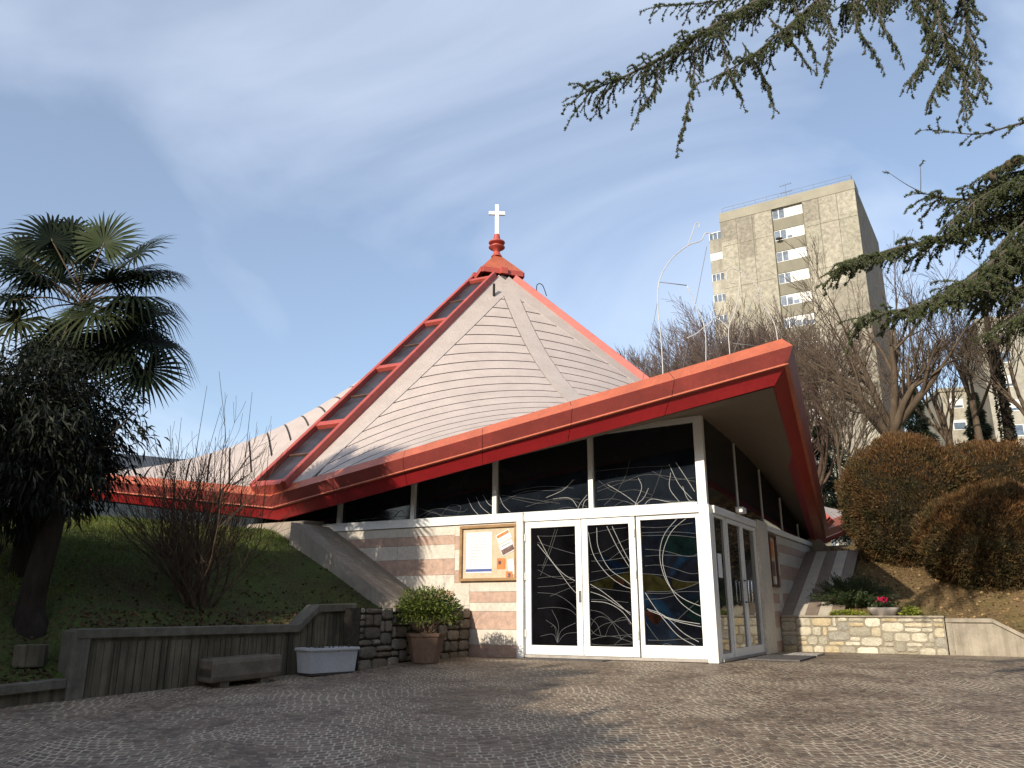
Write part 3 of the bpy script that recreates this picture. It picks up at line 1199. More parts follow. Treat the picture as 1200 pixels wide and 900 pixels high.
patch(paneC, [(692, 372), (740, 374), (800, 400), (845, 455), (760, 463), (692, 460)], 'g_yellow', -.0405)
patch(paneC, [(842, 402), (920, 412), (1000, 414), (940, 440), (858, 452)], 'g_yellow', -.0405)
patch(paneC, [(830, 110), (866, 100), (845, 150), (812, 160)], 'g_blue', -.0405)
patch(paneC, [(700, 562), (760, 578), (790, 605), (760, 640), (712, 600)], 'g_red', -.0405)
patch(paneC, [(700, 622), (740, 650), (800, 660), (830, 715), (770, 725), (704, 722)], 'g_blue', -.0405)
patch(paneC, [(890, 520), (1000, 500), (1010, 560), (1015, 640), (930, 600)], 'g_green', -.0405)
patch(paneC, [(804, 160), (990, 186), (996, 262), (930, 274), (800, 246)], 'g_green', -.0407)
patch(doorB, [(470, 270), (540, 300), (600, 330), (560, 372), (505, 340), (462, 300)], 'g_blue', -.0165)
patch(doorB, [(402, 425), (480, 400), (560, 378), (628, 365), (630, 440), (590, 410), (540, 420), (520, 455)], 'g_yellow', -.0165)
patch(doorB, [(528, 385), (580, 405), (590, 425), (545, 415)], 'g_red', -.0135)

U1 = [[(1060, 160), (1090, 220), (1135, 270)], [(1080, 155), (1110, 200), (1135, 240)], [(1065, 185), (1062, 230), (1090, 270)], [(1100, 225), (1115, 262), (1140, 275)],
      [(970, 200), (980, 230), (960, 280)], [(1000, 230), (985, 260), (960, 280)], [(880, 220), (930, 250), (970, 280)], [(985, 282), (1010, 262), (1070, 272), (1135, 268)]]
U1f = [[(850, 230), (900, 210), (980, 205)], [(850, 240), (920, 215), (1000, 190), (1135, 210)], [(850, 265), (900, 262), (960, 278)], [(980, 255), (1040, 265), (1135, 272)],
       [(1010, 180), (1060, 205), (1135, 200)], [(850, 180), (950, 170), (1060, 165)], [(870, 280), (900, 250), (930, 200), (945, 150)], [(1000, 275), (1020, 230), (1040, 170)],
       [(850, 205), (900, 240), (960, 235), (1010, 250)], [(900, 282), (930, 268), (960, 282)]]
U2 = [[(780, 205), (750, 235), (700, 258)], [(800, 300), (770, 260), (720, 262)], [(562, 250), (575, 280), (600, 305)], [(820, 250), (800, 275), (790, 298)], [(805, 298), (812, 270), (822, 262)]]
U2f = [[(562, 275), (640, 240), (740, 235), (785, 205)], [(562, 250), (650, 262), (740, 275)], [(600, 260), (680, 275), (760, 262), (820, 285)], [(640, 285), (720, 262), (800, 262)], [(720, 298), (760, 286), (810, 296)], [(600, 240), (690, 225), (780, 230)]]
U3 = [[(470, 260), (485, 290), (505, 312)], [(495, 255), (510, 285), (540, 310)], [(515, 250), (530, 275), (545, 285)]]
U3f = [[(320, 315), (380, 290), (450, 300), (470, 290)], [(330, 290), (400, 310), (470, 310)], [(390, 312), (420, 280), (450, 285), (440, 310)], [(340, 318), (370, 300), (400, 318)]]
U4f = [[(230, 310), (245, 295), (265, 300), (250, 318), (232, 314)], [(190, 322), (215, 308), (240, 318)], [(140, 325), (200, 318), (290, 312)], [(255, 312), (275, 295), (285, 305)]]
TL = [(.21, 2.07, 2.6), (2.17, 4.06, 2.6), (4.16, 5.95, 2.6), (6.05, 7.83, 2.6)]
for w, mn, ft, tl in ((UPW0, U1, U1f, TL[0]), (UPW1, U2, U2f, TL[1]), (UPW2, U3, U3f, TL[2]), (UPW3, [], U4f, TL[3])):
    if mn:
        line_art(w, mn, 360, 480, 2.5, -.048, .0048, 'line', tl)
    line_art(w, ft, 360, 480, 2.5, -.049, .0040, 'faintline', tl)


# ------------------------------------------------------------------ notice boards
def notice(U_, N_, t0, t1, z0, z1, frame, label, full):
    o = .012
    b = thing('notice_board', wp(U_, N_, (t0 + t1) / 2, z0, o + .02), label, 'notice board')
    mb = MB()
    f = .055
    wbox(mb, U_, N_, t0, t1, z1 - f, z1, o, o + .07)
    wbox(mb, U_, N_, t0, t1, z0, z0 + f, o, o + .07)
    wbox(mb, U_, N_, t0, t0 + f, z0 + f, z1 - f, o, o + .068)
    wbox(mb, U_, N_, t1 - f, t1, z0 + f, z1 - f, o, o + .068)
    mb.build('frame', M[frame], b, bevel=.008)
    mb = MB()
    wbox(mb, U_, N_, t0 + f, t1 - f, z0 + f, z1 - f, o, o + .02)
    mb.build('backing', M['cork'], b)
    W_, H_ = t1 - t0, z1 - z0

    def sheet_(name, mat, cx, cy, w, h, rot, lift, label=None):
        # cx, cy from the viewer's left and from the bottom, as fractions of the board
        c = wp(U_, N_, (t1 - cx * W_) if U_ is WL else (t0 + cx * W_), z0 + cy * H_, o + .021 + lift)
        ax = (-U_ if U_ is WL else U_) * math.cos(rot) + UP * math.sin(rot)
        ay = UP * math.cos(rot) - (-U_ if U_ is WL else U_) * math.sin(rot)
        m = MB()
        m.obox(c - ax * w / 2 - ay * h / 2, ax * w, ay * h, N_ * .002)
        return m.build(name, M[mat], b), c, ax, ay

    def on(name, mat, parent_tuple, x, y, w, h, lift=.003):
        po, c, ax, ay = parent_tuple
        m = MB()
        q = c + ax * x + ay * y + N_ * lift
        m.obox(q - ax * w / 2 - ay * h / 2, ax * w, ay * h, N_ * .001)
        m.build(name, M[mat], po)
    if full:
        p = sheet_('poster', 'paper', .33, .51, .56, .76, 0, .002)
        on('blue_strip', 'blue', p, 0, -.33, .56, .05)
        for k in range(11):
            on('text_line', 'print', p, random.uniform(-.03, .03), .31 - k * .054, random.uniform(.34, .46), .010)
        p = sheet_('leaflet', 'paper', .76, .78, .30, .18, R(24), .002)
        on('orange_heading', 'orange', p, 0, .045, .27, .055)
        on('text_line', 'print', p, -.03, -.03, .18, .012)
        p = sheet_('leaflet', 'paper', .82, .58, .29, .22, R(24), .006)
        on('photo_strip', 'photo', p, .0, -.045, .27, .10)
        on('text_line', 'print', p, 0, .06, .2, .02)
        p = sheet_('leaflet', 'orange', .72, .30, .18, .2, R(-2), .002)
        on('picture', 'photo', p, -.03, .02, .06, .07)
        p = sheet_('leaflet', 'paper', .89, .24, .13, .28, R(8), .006)
        p = sheet_('leaflet', 'orange', .86, .10, .14, .13, R(-3), .010)
        on('picture', 'photo', p, .0, -.01, .06, .08)
    else:
        p = sheet_('poster', 'orange', .5, .72, .3, .34, 0, .002)
        p = sheet_('leaflet', 'photo', .5, .35, .34, .30, 0, .002)
        p = sheet_('leaflet', 'paper', .72, .13, .14, .16, R(5), .004)
    return b


notice(WL, nF, 3.60, 4.84, 1.345, 2.385, 'wood', 'wooden framed notice board with posters and orange leaflets beside the white doors', True)
notice(WR, nR, 3.98, 4.62, 1.28, 2.37, 'darkwood', 'dark narrow notice board on the shaded wall right of the side door', False)

# ------------------------------------------------------------------ mats and grates on the ground
mb = MB()
c = wp(WR, nR, 1.75, 0, .62)
mb.box((c[0], c[1], .018), (1.5, .85, .03), math.atan2(WR[1], WR[0]))
setprops(mb.build('entrance_mat', M['mat'], loc=(c[0], c[1], 0), bevel=.006), 'grey entrance mat lying at the side door', 'door mat')
mb = MB()
c = wp(WR, nR, 3.15, 0, .72)
for k in range(12):
    mb.box((c[0] + WR[0] * (k - 5.5) * .07, c[1] + WR[1] * (k - 5.5) * .07, .016), (.02, .55, .024), math.atan2(WR[1], WR[0]))
a_ = math.atan2(WR[1], WR[0])
for s_ in (-1, 1):
    mb.box((c[0] + nR[0] * .28 * s_, c[1] + nR[1] * .28 * s_, .0165), (.84, .03, .027), a_)
setprops(mb.build('foot_grate', M['tin'], loc=(c[0], c[1], 0)), 'dark metal foot grate on the paving in front of the stone wall', 'foot grate')
mb = MB()
c = wp(WL, nF, 2.55, 0, .30)
mb.box((c[0], c[1], .009), (1.5, .42, .014), math.atan2(WL[1], WL[0]))
setprops(mb.build('entrance_mat', M['mat'], loc=(c[0], c[1], 0), bevel=.004), 'thin dark mat lying along the front double door', 'door mat')


# ------------------------------------------------------------------ stone walls
def ashlar(mb, o, U_, N_, length, height, cw=.085, ch=.078, cols=None, seed=1, prr=(.018, .034)):
    rd = random.Random(seed)
    nx, nz = int(length / cw), int(height / ch)
    cw, ch = length / nx, height / nz
    occ = [[False] * nz for _ in range(nx)]
    for k in range(nz):
        for i in range(nx):
            if occ[i][k]:
                continue
            hmax = 1 if k + 1 >= nz else rd.choice((1, 1, 2, 2, 2))
            if hmax == 2 and occ[i][k + 1]:
                hmax = 1
            wmax = rd.choice((2, 3, 3, 4, 5)) if hmax == 1 else rd.choice((2, 3, 3, 4, 4))
            w = 0
            while w < wmax and i + w < nx and not any(occ[i + w][k + j] for j in range(hmax)):
                w += 1
            for a in range(w):
                for j in range(hmax):
                    occ[i + a][k + j] = True
            x0, x1, z0, z1 = i * cw, (i + w) * cw, k * ch, (k + hmax) * ch
            g = .009
            dj = lambda s=.014: rd.uniform(-s, s)
            c4 = [(x0 + g + abs(dj()), z0 + g + abs(dj(.006))), (x1 - g - abs(dj()), z0 + g + abs(dj(.006))), (x1 - g - abs(dj()), z1 - g - abs(dj(.006))), (x0 + g + abs(dj()), z1 - g - abs(dj(.012)))]
            cx, cz = (x0 + x1) / 2, (z0 + z1) / 2
            ring = []
            for a in range(4):
                p, q = c4[a], c4[(a + 1) % 4]
                ring.append((p[0] * .82 + q[0] * .18, p[1] * .82 + q[1] * .18))
                m = ((p[0] + q[0]) / 2 + dj(.009), (p[1] + q[1]) / 2 + dj(.008))
                ring.append(m)
                ring.append((p[0] * .18 + q[0] * .82, p[1] * .18 + q[1] * .82))
            pr_ = rd.uniform(*prr)
            lv = [(0, 0.0), (0, pr_ * .6), (.012, pr_ * .92), (.03, pr_)]
            V = []
            for ins, dep in lv:
                for (x, z) in ring:
                    dx, dz = cx - x, cz - z
                    l = math.hypot(dx, dz) + 1e-6
                    f = min(ins, l * .6) / l
                    V.append(np.array(o) + U_ * (x + dx * f) + UP * (z + dz * f) + N_ * (dep + (rd.uniform(-.006, .006) if dep > .02 else 0)))
            n = len(ring)
            F = [(a * n + b, a * n + (b + 1) % n, (a + 1) * n + (b + 1) % n, (a + 1) * n + b) for a in range(3) for b in range(n)]
            V.append(np.array(o) + U_ * cx + UP * cz + N_ * (pr_ + rd.uniform(0, .012)))
            F += [(3 * n + b, 3 * n + (b + 1) % n, len(V) - 1) for b in range(n)]
            cc = rd.choice(cols)
            f = rd.uniform(.82, 1.15)
            mb.add(V, F, 0, tuple(x * f for x in cc))


# right stone wall
SWO = PR + nR * .02
sw = thing('stone_wall', SWO + nR * 1.5, 'low sunlit wall of pale irregular limestone blocks right of the side door', 'stone wall')
mb = MB()
cr_ = [(.48, .44, .34), (.42, .385, .30), (.55, .505, .40), (.36, .33, .255), (.47, .41, .29), (.33, .31, .26), (.45, .37, .235)]
ashlar(mb, SWO + UP * -.06, nR, -WR, 3.05, .74, cw=.10, ch=.092, cols=cr_, seed=5)
mb.build('stones', M['stone'], sw, smooth=False)
mb = MB()
mb.obox(SWO + UP * -.3 - WR * .006, nR * 3.05, WR * .3, UP * .98)
mb.build('mortar', M['mortar'], sw)
mb = MB()
mb.obox(SWO + UP * .68 - WR * .05, nR * 3.06, WR * .36, UP * .035)
mb.build('coping', M['concrete'], sw, bevel=.008)

# left stone wall: seen from the inside of the bay, facing right
LWO = C0 + WL * 4.64 + nF * .015
lw = thing('stone_wall', LWO + nF * 1.6, 'low shaded wall of rough stone blocks behind the terracotta pot', 'stone wall')
mb = MB()
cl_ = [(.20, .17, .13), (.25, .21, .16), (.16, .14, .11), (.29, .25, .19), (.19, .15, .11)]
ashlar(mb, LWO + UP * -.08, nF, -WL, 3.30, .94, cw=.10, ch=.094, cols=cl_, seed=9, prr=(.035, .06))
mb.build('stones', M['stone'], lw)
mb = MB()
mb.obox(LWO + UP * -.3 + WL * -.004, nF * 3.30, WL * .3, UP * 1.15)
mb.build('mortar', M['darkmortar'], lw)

# right concrete retaining wall, stepped down
o = PR + nR * 3.09
rw_ = thing('retaining_wall', o + nR * 2, 'stained concrete retaining wall sloping down right of the stone wall', 'retaining wall')
prof = [(0, .67), (.78, .67), (1.32, .35), (7.5, .30)]
poly = [(0, -.5)] + [(x, z - .07) for x, z in prof] + [(7.5, -.5)]
mb = MB()
mb.extr([o + nR * x + UP * z - WR * .03 for x, z in poly], WR * .25)
mb.build('wall', M['concrete'], rw_)
mb = MB()
for (x0, z0), (x1, z1) in zip(prof[:-1], prof[1:]):
    P = [o + nR * x0 + UP * (z0 - .075), o + nR * x1 + UP * (z1 - .075), o + nR * x1 + UP * z1, o + nR * x0 + UP * z0]
    mb.extr([p - WR * .075 for p in P], WR * .36)
mb.obox(o - WR * .052 + UP * -.3, nR * .10, WR * .1, UP * .92)
mb.build('coping', M['concrete'], rw_, bevel=.006)

# left concrete retaining wall with raised end
rl_ = thing('retaining_wall', W0 + EL * 2, 'dark stained board marked concrete retaining wall below the lawn', 'retaining wall')
ebe = 3.98
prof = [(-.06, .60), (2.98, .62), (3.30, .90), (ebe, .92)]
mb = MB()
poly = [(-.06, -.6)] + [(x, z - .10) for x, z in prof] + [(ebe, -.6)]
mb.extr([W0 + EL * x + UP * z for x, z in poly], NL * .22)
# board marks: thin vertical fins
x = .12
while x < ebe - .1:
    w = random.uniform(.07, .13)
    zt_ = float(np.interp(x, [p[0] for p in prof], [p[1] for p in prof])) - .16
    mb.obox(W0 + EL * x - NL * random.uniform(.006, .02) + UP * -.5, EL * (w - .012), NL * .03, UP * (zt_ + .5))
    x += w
mb.build('wall', M['moss_and_shade'], rl_)
mb = MB()
for (x0, z0), (x1, z1) in zip(prof[:-1], prof[1:]):
    P = [W0 + EL * x0 + UP * (z0 - .11), W0 + EL * x1 + UP * (z1 - .11), W0 + EL * x1 + UP * z1, W0 + EL * x0 + UP * z0]
    mb.extr([p - NL * .06 for p in P], NL * .34)
mb.obox(W0 - EL * .10 - NL * .05 + UP * -.55, EL * .2, NL * .4, UP * 1.13)
mb.build('coping', M['coping'], rl_, bevel=.01)
# lower kerb wall further left
lk = thing('planter_wall', W0 - EL * 2, 'low dark concrete planter wall at the far left edge', 'planter wall')
mb = MB()
mb.extr([W0 - EL * .1 + NL * .03 + UP * -.6, W0 - EL * 9 + NL * .03 + UP * -1.2, W0 - EL * 9 + NL * .03 + UP * -.5, W0 - EL * .1 + NL * .03 + UP * -.03], NL * .2)
mb.build('wall', M['moss_and_shade'], lk)
mb = MB()
P = [W0 - EL * .1 + UP * -.06, W0 - EL * 9 + UP * -.55, W0 - EL * 9 + UP * -.45, W0 - EL * .1 + UP * .045]
mb.extr([p - NL * .04 for p in P], NL * .34)
mb.build('coping', M['coping'], lk, bevel=.01)
# loose concrete block lying in the bed behind it
p = pl(-.35, .55)
mb = MB()
mb.box((p[0], p[1], p[2] + .12), (.34, .2, .26), R(20))
setprops(mb.build('concrete_block', M['moss_and_shade'], loc=p, bevel=.015), 'small grey concrete block in the flower bed below the palm', 'concrete block')


# ------------------------------------------------------------------ pots and troughs
def ground_pt(px, py):
    d = ray(px, py)
    t = (-.056 * 13.5 - EYE) / (d[2] - .056 * d[1])
    p = np.array([0, 0, EYE]) + d * t
    return p if p[1] < 13.5 else np.array([0, 0, EYE]) + ray(px, py) * (-EYE / ray(px, py)[2])


# old stone trough against the retaining wall
tc = W0 + EL * 1.98 - NL * .26
tc[2] = gz(tc[0], tc[1])
tr = thing('stone_trough', tc, 'long old stone trough on small blocks against the dark retaining wall', 'trough')
mb = MB()
sec = [(-.19, .05), (-.21, .12), (-.20, .28), (-.17, .34), (-.13, .34), (-.12, .24), (.12, .24), (.13, .34), (.17, .34), (.20, .28), (.21, .12), (.19, .05)]
slope_v = EL * .96 + UP * .0
P0 = tc - EL * .50
mb.extr([P0 + NL * a + UP * (b - .01) for a, b in sec], EL * 1.0 + UP * .035)
mb.obox(P0 + NL * -.19 + UP * .09, EL * .07, NL * .38, UP * .23)
mb.obox(P0 + EL * .93 + NL * -.19 + UP * .12, EL * .07, NL * .38, UP * .23)
mb.build('basin', M['trough'], tr, bevel=.035)
for s_ in (-.3, .28):
    mb = MB()
    c = tc + EL * s_
    mb.box((c[0], c[1], gz(c[0], c[1]) + .03), (.12, .34, .10), math.atan2(EL[1], EL[0]))
    mb.build('support_block', M['trough'], tr)

# white ribbed planter
pc = W0 + EL * 3.32 - NL * .30
pc[2] = gz(pc[0], pc[1])
wpn = thing('planter_box', pc, 'white ribbed rectangular planter box standing before the retaining wall', 'planter')
ang = math.atan2(EL[1], EL[0]) - .05
ax = np.array([math.cos(ang), math.sin(ang), 0])
ay = np.array([-math.sin(ang), math.cos(ang), 0])
mb = MB()
hl, hw, H_ = .40, .19, .36
bot = [pc + ax * (sx * hl * .93) + ay * (sy * hw * .90) + UP * .03 for sx, sy in ((-1, -1), (1, -1), (1, 1), (-1, 1))]
topv = [pc + ax * (sx * hl) + ay * (sy * hw) + UP * H_ for sx, sy in ((-1, -1), (1, -1), (1, 1), (-1, 1))]
mb.add(bot + topv, [(3, 2, 1, 0), (0, 1, 5, 4), (1, 2, 6, 5), (2, 3, 7, 6), (3, 0, 4, 7)])
for face in ((0, 1), (3, 0), (1, 2)):                                   # ribs
    a, b, c, d = bot[face[0]], bot[face[1]], topv[face[1]], topv[face[0]]
    n_ = 18 if face == (0, 1) else 9
    nn = np.cross(b - a, d - a)
    nn /= np.linalg.norm(nn)
    for k in range(n_):
        f = (k + .5) / n_
        p_, q_ = a + (b - a) * f, d + (c - d) * f
        e_ = (b - a) / np.linalg.norm(b - a) * .008
        mb.extr([p_ - e_, p_ + e_, q_ + e_ - UP * .05, q_ - e_ - UP * .05], nn * .006)
mb.build('box', M['plastic'], wpn)
mb = MB()
for sx, sy, lx, ly in ((0, -1, 2 * hl + .04, .05), (0, 1, 2 * hl + .04, .05)):
    c = pc + ay * (sy * hw) + UP * (H_ - .012)
    mb.box(c, (lx, ly, .04), ang)
for sx in (-1, 1):
    c = pc + ax * (sx * hl) + UP * (H_ - .011)
    mb.box(c, (.05, 2 * hw - .05, .038), ang)
mb.build('rim', M['plastic'], wpn, bevel=.008)
mb = MB()
mb.box(pc + UP * (H_ - .07), (2 * hl - .04, 2 * hw - .04, .06), ang)
mb.build('soil', M['soil'], wpn)
mb = MB()
mb.box(pc + UP * .016, (2 * hl * .9, 2 * hw * .86, .032), ang)
mb.build('foot', M['deck'], wpn)
P = pc + ax * rng.uniform(-.33, .33, (60, 1)) + ay * rng.uniform(-.13, .13, (60, 1)) + UP * (H_ - .05)
fast('dry_plants', leaves(P, rng.normal(size=(60, 3)) * .5 + UP, .11, .02), 4, M['litter'], rng.uniform(.6, 1.2, (60, 1)) * np.array([.10, .08, .05]), wpn)

# terracotta pot with evergreen bush
tp = C0 + WL * 4.64 + nF * 2.05 - WL * .38
tp[2] = gz(tp[0], tp[1])
pot = thing('terracotta_pot', tp, 'faded octagonal terracotta pot below the low stone wall', 'plant pot')
mb = MB()
n = 8
prof_ = [(.22, .0), (.31, .40), (.33, .41), (.335, .46), (.29, .46), (.28, .40), (.02, .39)]
mb.lathe(tp, prof_, n)
mb.build('pot', M['terra'], pot, bevel=.008)
mb = MB()
mb.lathe(tp + UP * .36, [(.27, 0), (.26, .06), (.02, .07)], 12)
mb.build('soil', M['soil'], pot)


def clump(name, label, cat, base, centre, rad, n, cols, L, Wd, mat='leaf', group=None, stems=8, parent_loc=None, droop=.2):
    t = thing(name, base, label, cat, group)
    d = unit(rng.normal(size=(n, 3)))
    d[:, 2] = np.where(d[:, 2] < -.35, -d[:, 2] * .5, d[:, 2])
    lump = np.array([1 + .28 * noise.noise(Vector(x) * 2.3 + Vector(base)) for x in d])
    r = (rng.random(n) ** .45) * lump
    P = centre + d * r[:, None] * np.array(rad)
    D = d + rng.normal(size=(n, 3)) * .55
    c = np.array(cols)[rng.integers(0, len(cols), n)] * rng.uniform(.6, 1.4, (n, 1))
    fast('foliage', leaves(P, D, L * rng.uniform(.7, 1.3, n), Wd, droop), 4, M[mat], c, t)
    mb = MB()
    for k in range(stems):
        q = centre + unit(rng.normal(size=3)) * np.array(rad) * .75
        m = (np.array(base) + q) / 2 + rng.normal(size=3) * .04
        mb.tube(catmull([np.array(base) + rng.normal(size=3) * np.array([.04, .04, 0]), m, q], 3), [.016] * 3 + [.01] * 3 + [.005], 5)
    mb.build('stem', M['twig'], t)
    return t


clump('potted_bush', 'bright green leafy bush growing in the terracotta pot', 'bush', tp + UP * .42, tp + UP * .76 + nF * -.02, (.54, .50, .46), 7500,
      [(.07, .10, .018), (.10, .13, .02), (.05, .08, .02), (.14, .15, .03)], .06, .022, stems=14, droop=.15)

# bowl with cyclamens on the right
bc = pr(1.99, .33)
bc[2] = mound_right(1.99, .33) - .02
bw = thing('flower_bowl', bc, 'round grey bowl on the bank behind the pale stone wall', 'flower bowl')
mb = MB()
mb.lathe(bc, [(.15, 0), (.17, .02), (.26, .12), (.29, .17), (.30, .22), (.265, .22), (.25, .17), (.02, .16)], 28)
mb.build('bowl', M['bowl'], bw, smooth=True)
mb = MB()
mb.lathe(bc + UP * .15, [(.25, 0), (.24, .04), (.02, .05)], 16)
mb.build('soil', M['soil'], bw)
cy = thing('cyclamen', bc + UP * .2, 'pink cyclamen flowers with dark leaves planted in the grey bowl', 'flowers')
P = bc + np.stack([rng.normal(0, .12, 260), rng.normal(0, .10, 260), rng.uniform(.19, .30, 260)], 1)
fast('foliage', leaves(P, rng.normal(size=(260, 3)) + UP * .4, .07, .05), 4, M['leaf'], rng.uniform(.6, 1.3, (260, 1)) * np.array([.045, .06, .025]), cy)
for k in range(16):
    mb = MB()
    c = bc + np.array([rng.normal(.03, .07), rng.normal(0, .06), rng.uniform(.30, .40)])
    for j in range(5):
        a = j * 1.256 + k
        d = np.array([math.cos(a) * .5, math.sin(a) * .5, 1]) * .045
        sd = np.array([-math.sin(a), math.cos(a), 0]) * .017
        mb.add([c, c + d * .6 + sd, c + d, c + d * .6 - sd], [(0, 1, 2, 3)])
    mb.build('flower', M['petal'], cy)
for (w_, s_, sz, lab) in ((2.48, .30, .17, 'lime green plant right of the grey flower bowl'), (1.30, .18, .16, 'low yellowish ground plant left of the grey flower bowl')):
    p = pr(w_, s_)
    ex = (1.0, 1.0, .8) if w_ > 2 else (2.3, .8, .5)
    clump('lime_plant', lab, 'plant', p, p + UP * .08, (sz * ex[0], sz * ex[1], sz * ex[2]), 700, [(.22, .25, .03), (.30, .31, .05), (.16, .2, .03)], .06, .03, 'yellowleaf', stems=3)
# low juniper in front of the ramp: arching sprays
jb = pr(1.38, .75)
ju = thing('juniper_shrub', jb, 'low dark green juniper shrub behind the grey flower bowl', 'shrub')
Pj, Dj = [], []
stemsmb = MB()
for k in range(210):
    a = rng.uniform(0, 2 * math.pi)
    ln = rng.uniform(.45, .92)
    el = rng.uniform(.5, 1.35)
    dr = np.array([math.cos(a) * 1.35, math.sin(a) * .8, 0]) * math.cos(el) + UP * math.sin(el)
    pts = [jb + dr * ln * f + UP * (-.25 * ln * f * f) for f in np.linspace(0, 1, 6)]
    stemsmb.tube(pts, [.008, .007, .006, .005, .004, .002], 4)
    for f in rng.uniform(.2, 1.05, 95):
        Pj.append(jb + dr * ln * f + UP * (-.25 * ln * f * f) + rng.normal(size=3) * .025)
        Dj.append(dr + rng.normal(size=3) * .55)
Pj, Dj = np.array(Pj), np.array(Dj)
fast('foliage', leaves(Pj, Dj, .075, .016, .1), 4, M['needle'], rng.uniform(.6, 1.4, (len(Pj), 1)) * np.array([.04, .062, .022]), ju)
stemsmb.build('stem', M['twig'], ju)

# flowers at far left bed
for (e_, s_, mt, lab) in ((-1.45, .33, 'yellow', 'yellow flowers in the dark bed at the far left'), (-1.60, .42, 'whitepetal', 'white flowers beside the yellow ones at the far left')):
    p = pl(e_, s_)
    t = thing('bedding_flower', p, lab, 'flowers')
    for k in range(9):
        mb = MB()
        c = p + np.array([rng.normal(0, .07), rng.normal(0, .05), rng.uniform(.06, .12)])
        for j in range(7):
            a = j * .9
            d = np.array([math.cos(a), math.sin(a), .35]) * .04
            sd = np.array([-math.sin(a), math.cos(a), 0]) * .016
            mb.add([c, c + d * .6 + sd, c + d, c + d * .6 - sd], [(0, 1, 2, 3)])
        mb.build('flower', M[mt], t)
    P = p + np.stack([rng.normal(0, .08, 120), rng.normal(0, .07, 120), rng.uniform(.0, .07, 120)], 1)
    fast('foliage', leaves(P, rng.normal(size=(120, 3)) + UP * .4, .06, .03), 4, M['leaf'], np.tile((.03, .05, .015), (120, 1)), t)

# ------------------------------------------------------------------ trees
def grow(mb, p, d, length, r, level, maxlev, rd, spread=.55, up=.12, nchild=(3, 5), wig=.12, minr=.004, ratio=.62, twist=0):
    n = 4 + (2 if level == 0 else 0)
    pts, rad = [p], [r]
    q = p.copy()
    dd = d / np.linalg.norm(d)
    for i in range(n):
        dd = dd + np.array([rd.gauss(0, wig), rd.gauss(0, wig), rd.gauss(0, wig * .6) + up])
        dd /= np.linalg.norm(dd)
        q = q + dd * length / n
        pts.append(q)
        rad.append(max(minr, r * (1 - .55 * (i + 1) / n)))
    mb.tube(pts, rad, 8 if level == 0 else (5 if level == 1 else (4 if level == 2 else 3)), cap=False)
    if level >= maxlev:
        return
    k = rd.randint(*nchild)
    for j in range(k):
        f = rd.uniform(.35, 1.0) if j else 1.0
        i = min(n - 1, int(f * n))
        b = pts[i] + (pts[i + 1] - pts[i]) * (f * n - i) if i < n else pts[-1]
        ax = pts[min(i + 1, n)] - pts[max(i - 1, 0)]
        ax /= np.linalg.norm(ax)
        a = rd.uniform(0, 2 * math.pi)
        side = np.cross(ax, np.array([math.cos(a), math.sin(a), .3]))
        side /= np.linalg.norm(side)
        sp = rd.uniform(.5, 1.2) * spread * (1 if j else .4)
        nd = ax * math.cos(sp) + side * math.sin(sp)
        rr = max(minr, rad[min(i + 1, n)] * rd.uniform(.6, .9))
        grow(mb, b, nd, length * rd.uniform(ratio - .1, ratio + .15), rr, level + 1, maxlev, rd, spread, up, nchild, wig, minr, ratio)


def bare_tree(loc, label, group, seed, trunk_len, limbs, r, maxlev, limb_len, spread=.5, up=.10, mat='farbark', minr=.008, nchild=(3, 4), lean=(0, 0, 1), tilt=(.3, .75), cat='tree'):
    rd = random.Random(seed)
    t = thing('bare_tree', loc, label, cat, group)
    loc = np.array(loc, float)
    tk, cr = MB(), MB()
    d = np.array(lean, float)
    d /= np.linalg.norm(d)
    pts = [loc - UP * .4]
    rad = [r * 1.35]
    for i in range(1, 6):
        pts.append(loc + d * trunk_len * i / 5 + np.array([rd.gauss(0, .05), rd.gauss(0, .05), 0]) * r * 2)
        rad.append(r * (1.15 - .35 * i / 5))
    tk.tube(pts, rad, 10, cap=False)
    tk.build('trunk', M['bark'], t, smooth=True)
    for k in range(limbs):
        a = 2 * math.pi * k / limbs + rd.uniform(-.5, .5)
        tl = rd.uniform(*tilt)
        nd = d * math.cos(tl) + np.array([math.cos(a), math.sin(a), 0]) * math.sin(tl)
        f = rd.uniform(.75, 1.0)
        grow(cr, loc + d * trunk_len * f, nd, limb_len * rd.uniform(.8, 1.2), r * rd.uniform(.42, .62), 1, maxlev, rd, spread, up, nchild, .10, minr)
    cr.build('crown', M[mat], t, smooth=True)
    return t


# big multi stemmed bare tree behind the hedge
bare_tree(at(1047, 500, 27.0) - UP * 2.0, 'big bare tree with grey limbs spreading above the brown hedge', None, 3, 1.9, 10, .32, 5, 2.55, .60, .05, 'bark', .0065, (3, 4), (-.05, 0, 1), (.3, 1.1))
bare_tree(at(1000, 600, 24.0) - UP * .8, 'slender bare tree close beside the right roof edge', None, 8, 1.8, 5, .11, 5, 1.6, .5, .06, 'bark', .007, (3, 4), (-.1, 0, 1), (.25, .8))
bare_tree(at(955, 560, 33.0) - UP * 2.5, 'bare tree with reddish twigs rising just behind the roof corner', None, 12, 2.2, 8, .17, 5, 2.6, .5, .05, 'twig', .007, (3, 5), (0, 0, 1), (.2, .8))
bare_tree(at(895, 560, 40.0) - UP * 3, 'bushy bare tree standing in front of the tower block', None, 21, 2.8, 10, .19, 5, 2.6, .5, .05, 'twig', .008, (4, 5), (0, 0, 1), (.2, .85))
bare_tree(at(1110, 520, 30.0) - UP * 2, 'bare forked tree between the tower and the tall dark trunk', None, 31, 2.4, 7, .15, 5, 2.1, .5, .10, 'bark', .008, (3, 4), (.05, 0, 1), (.2, .6))
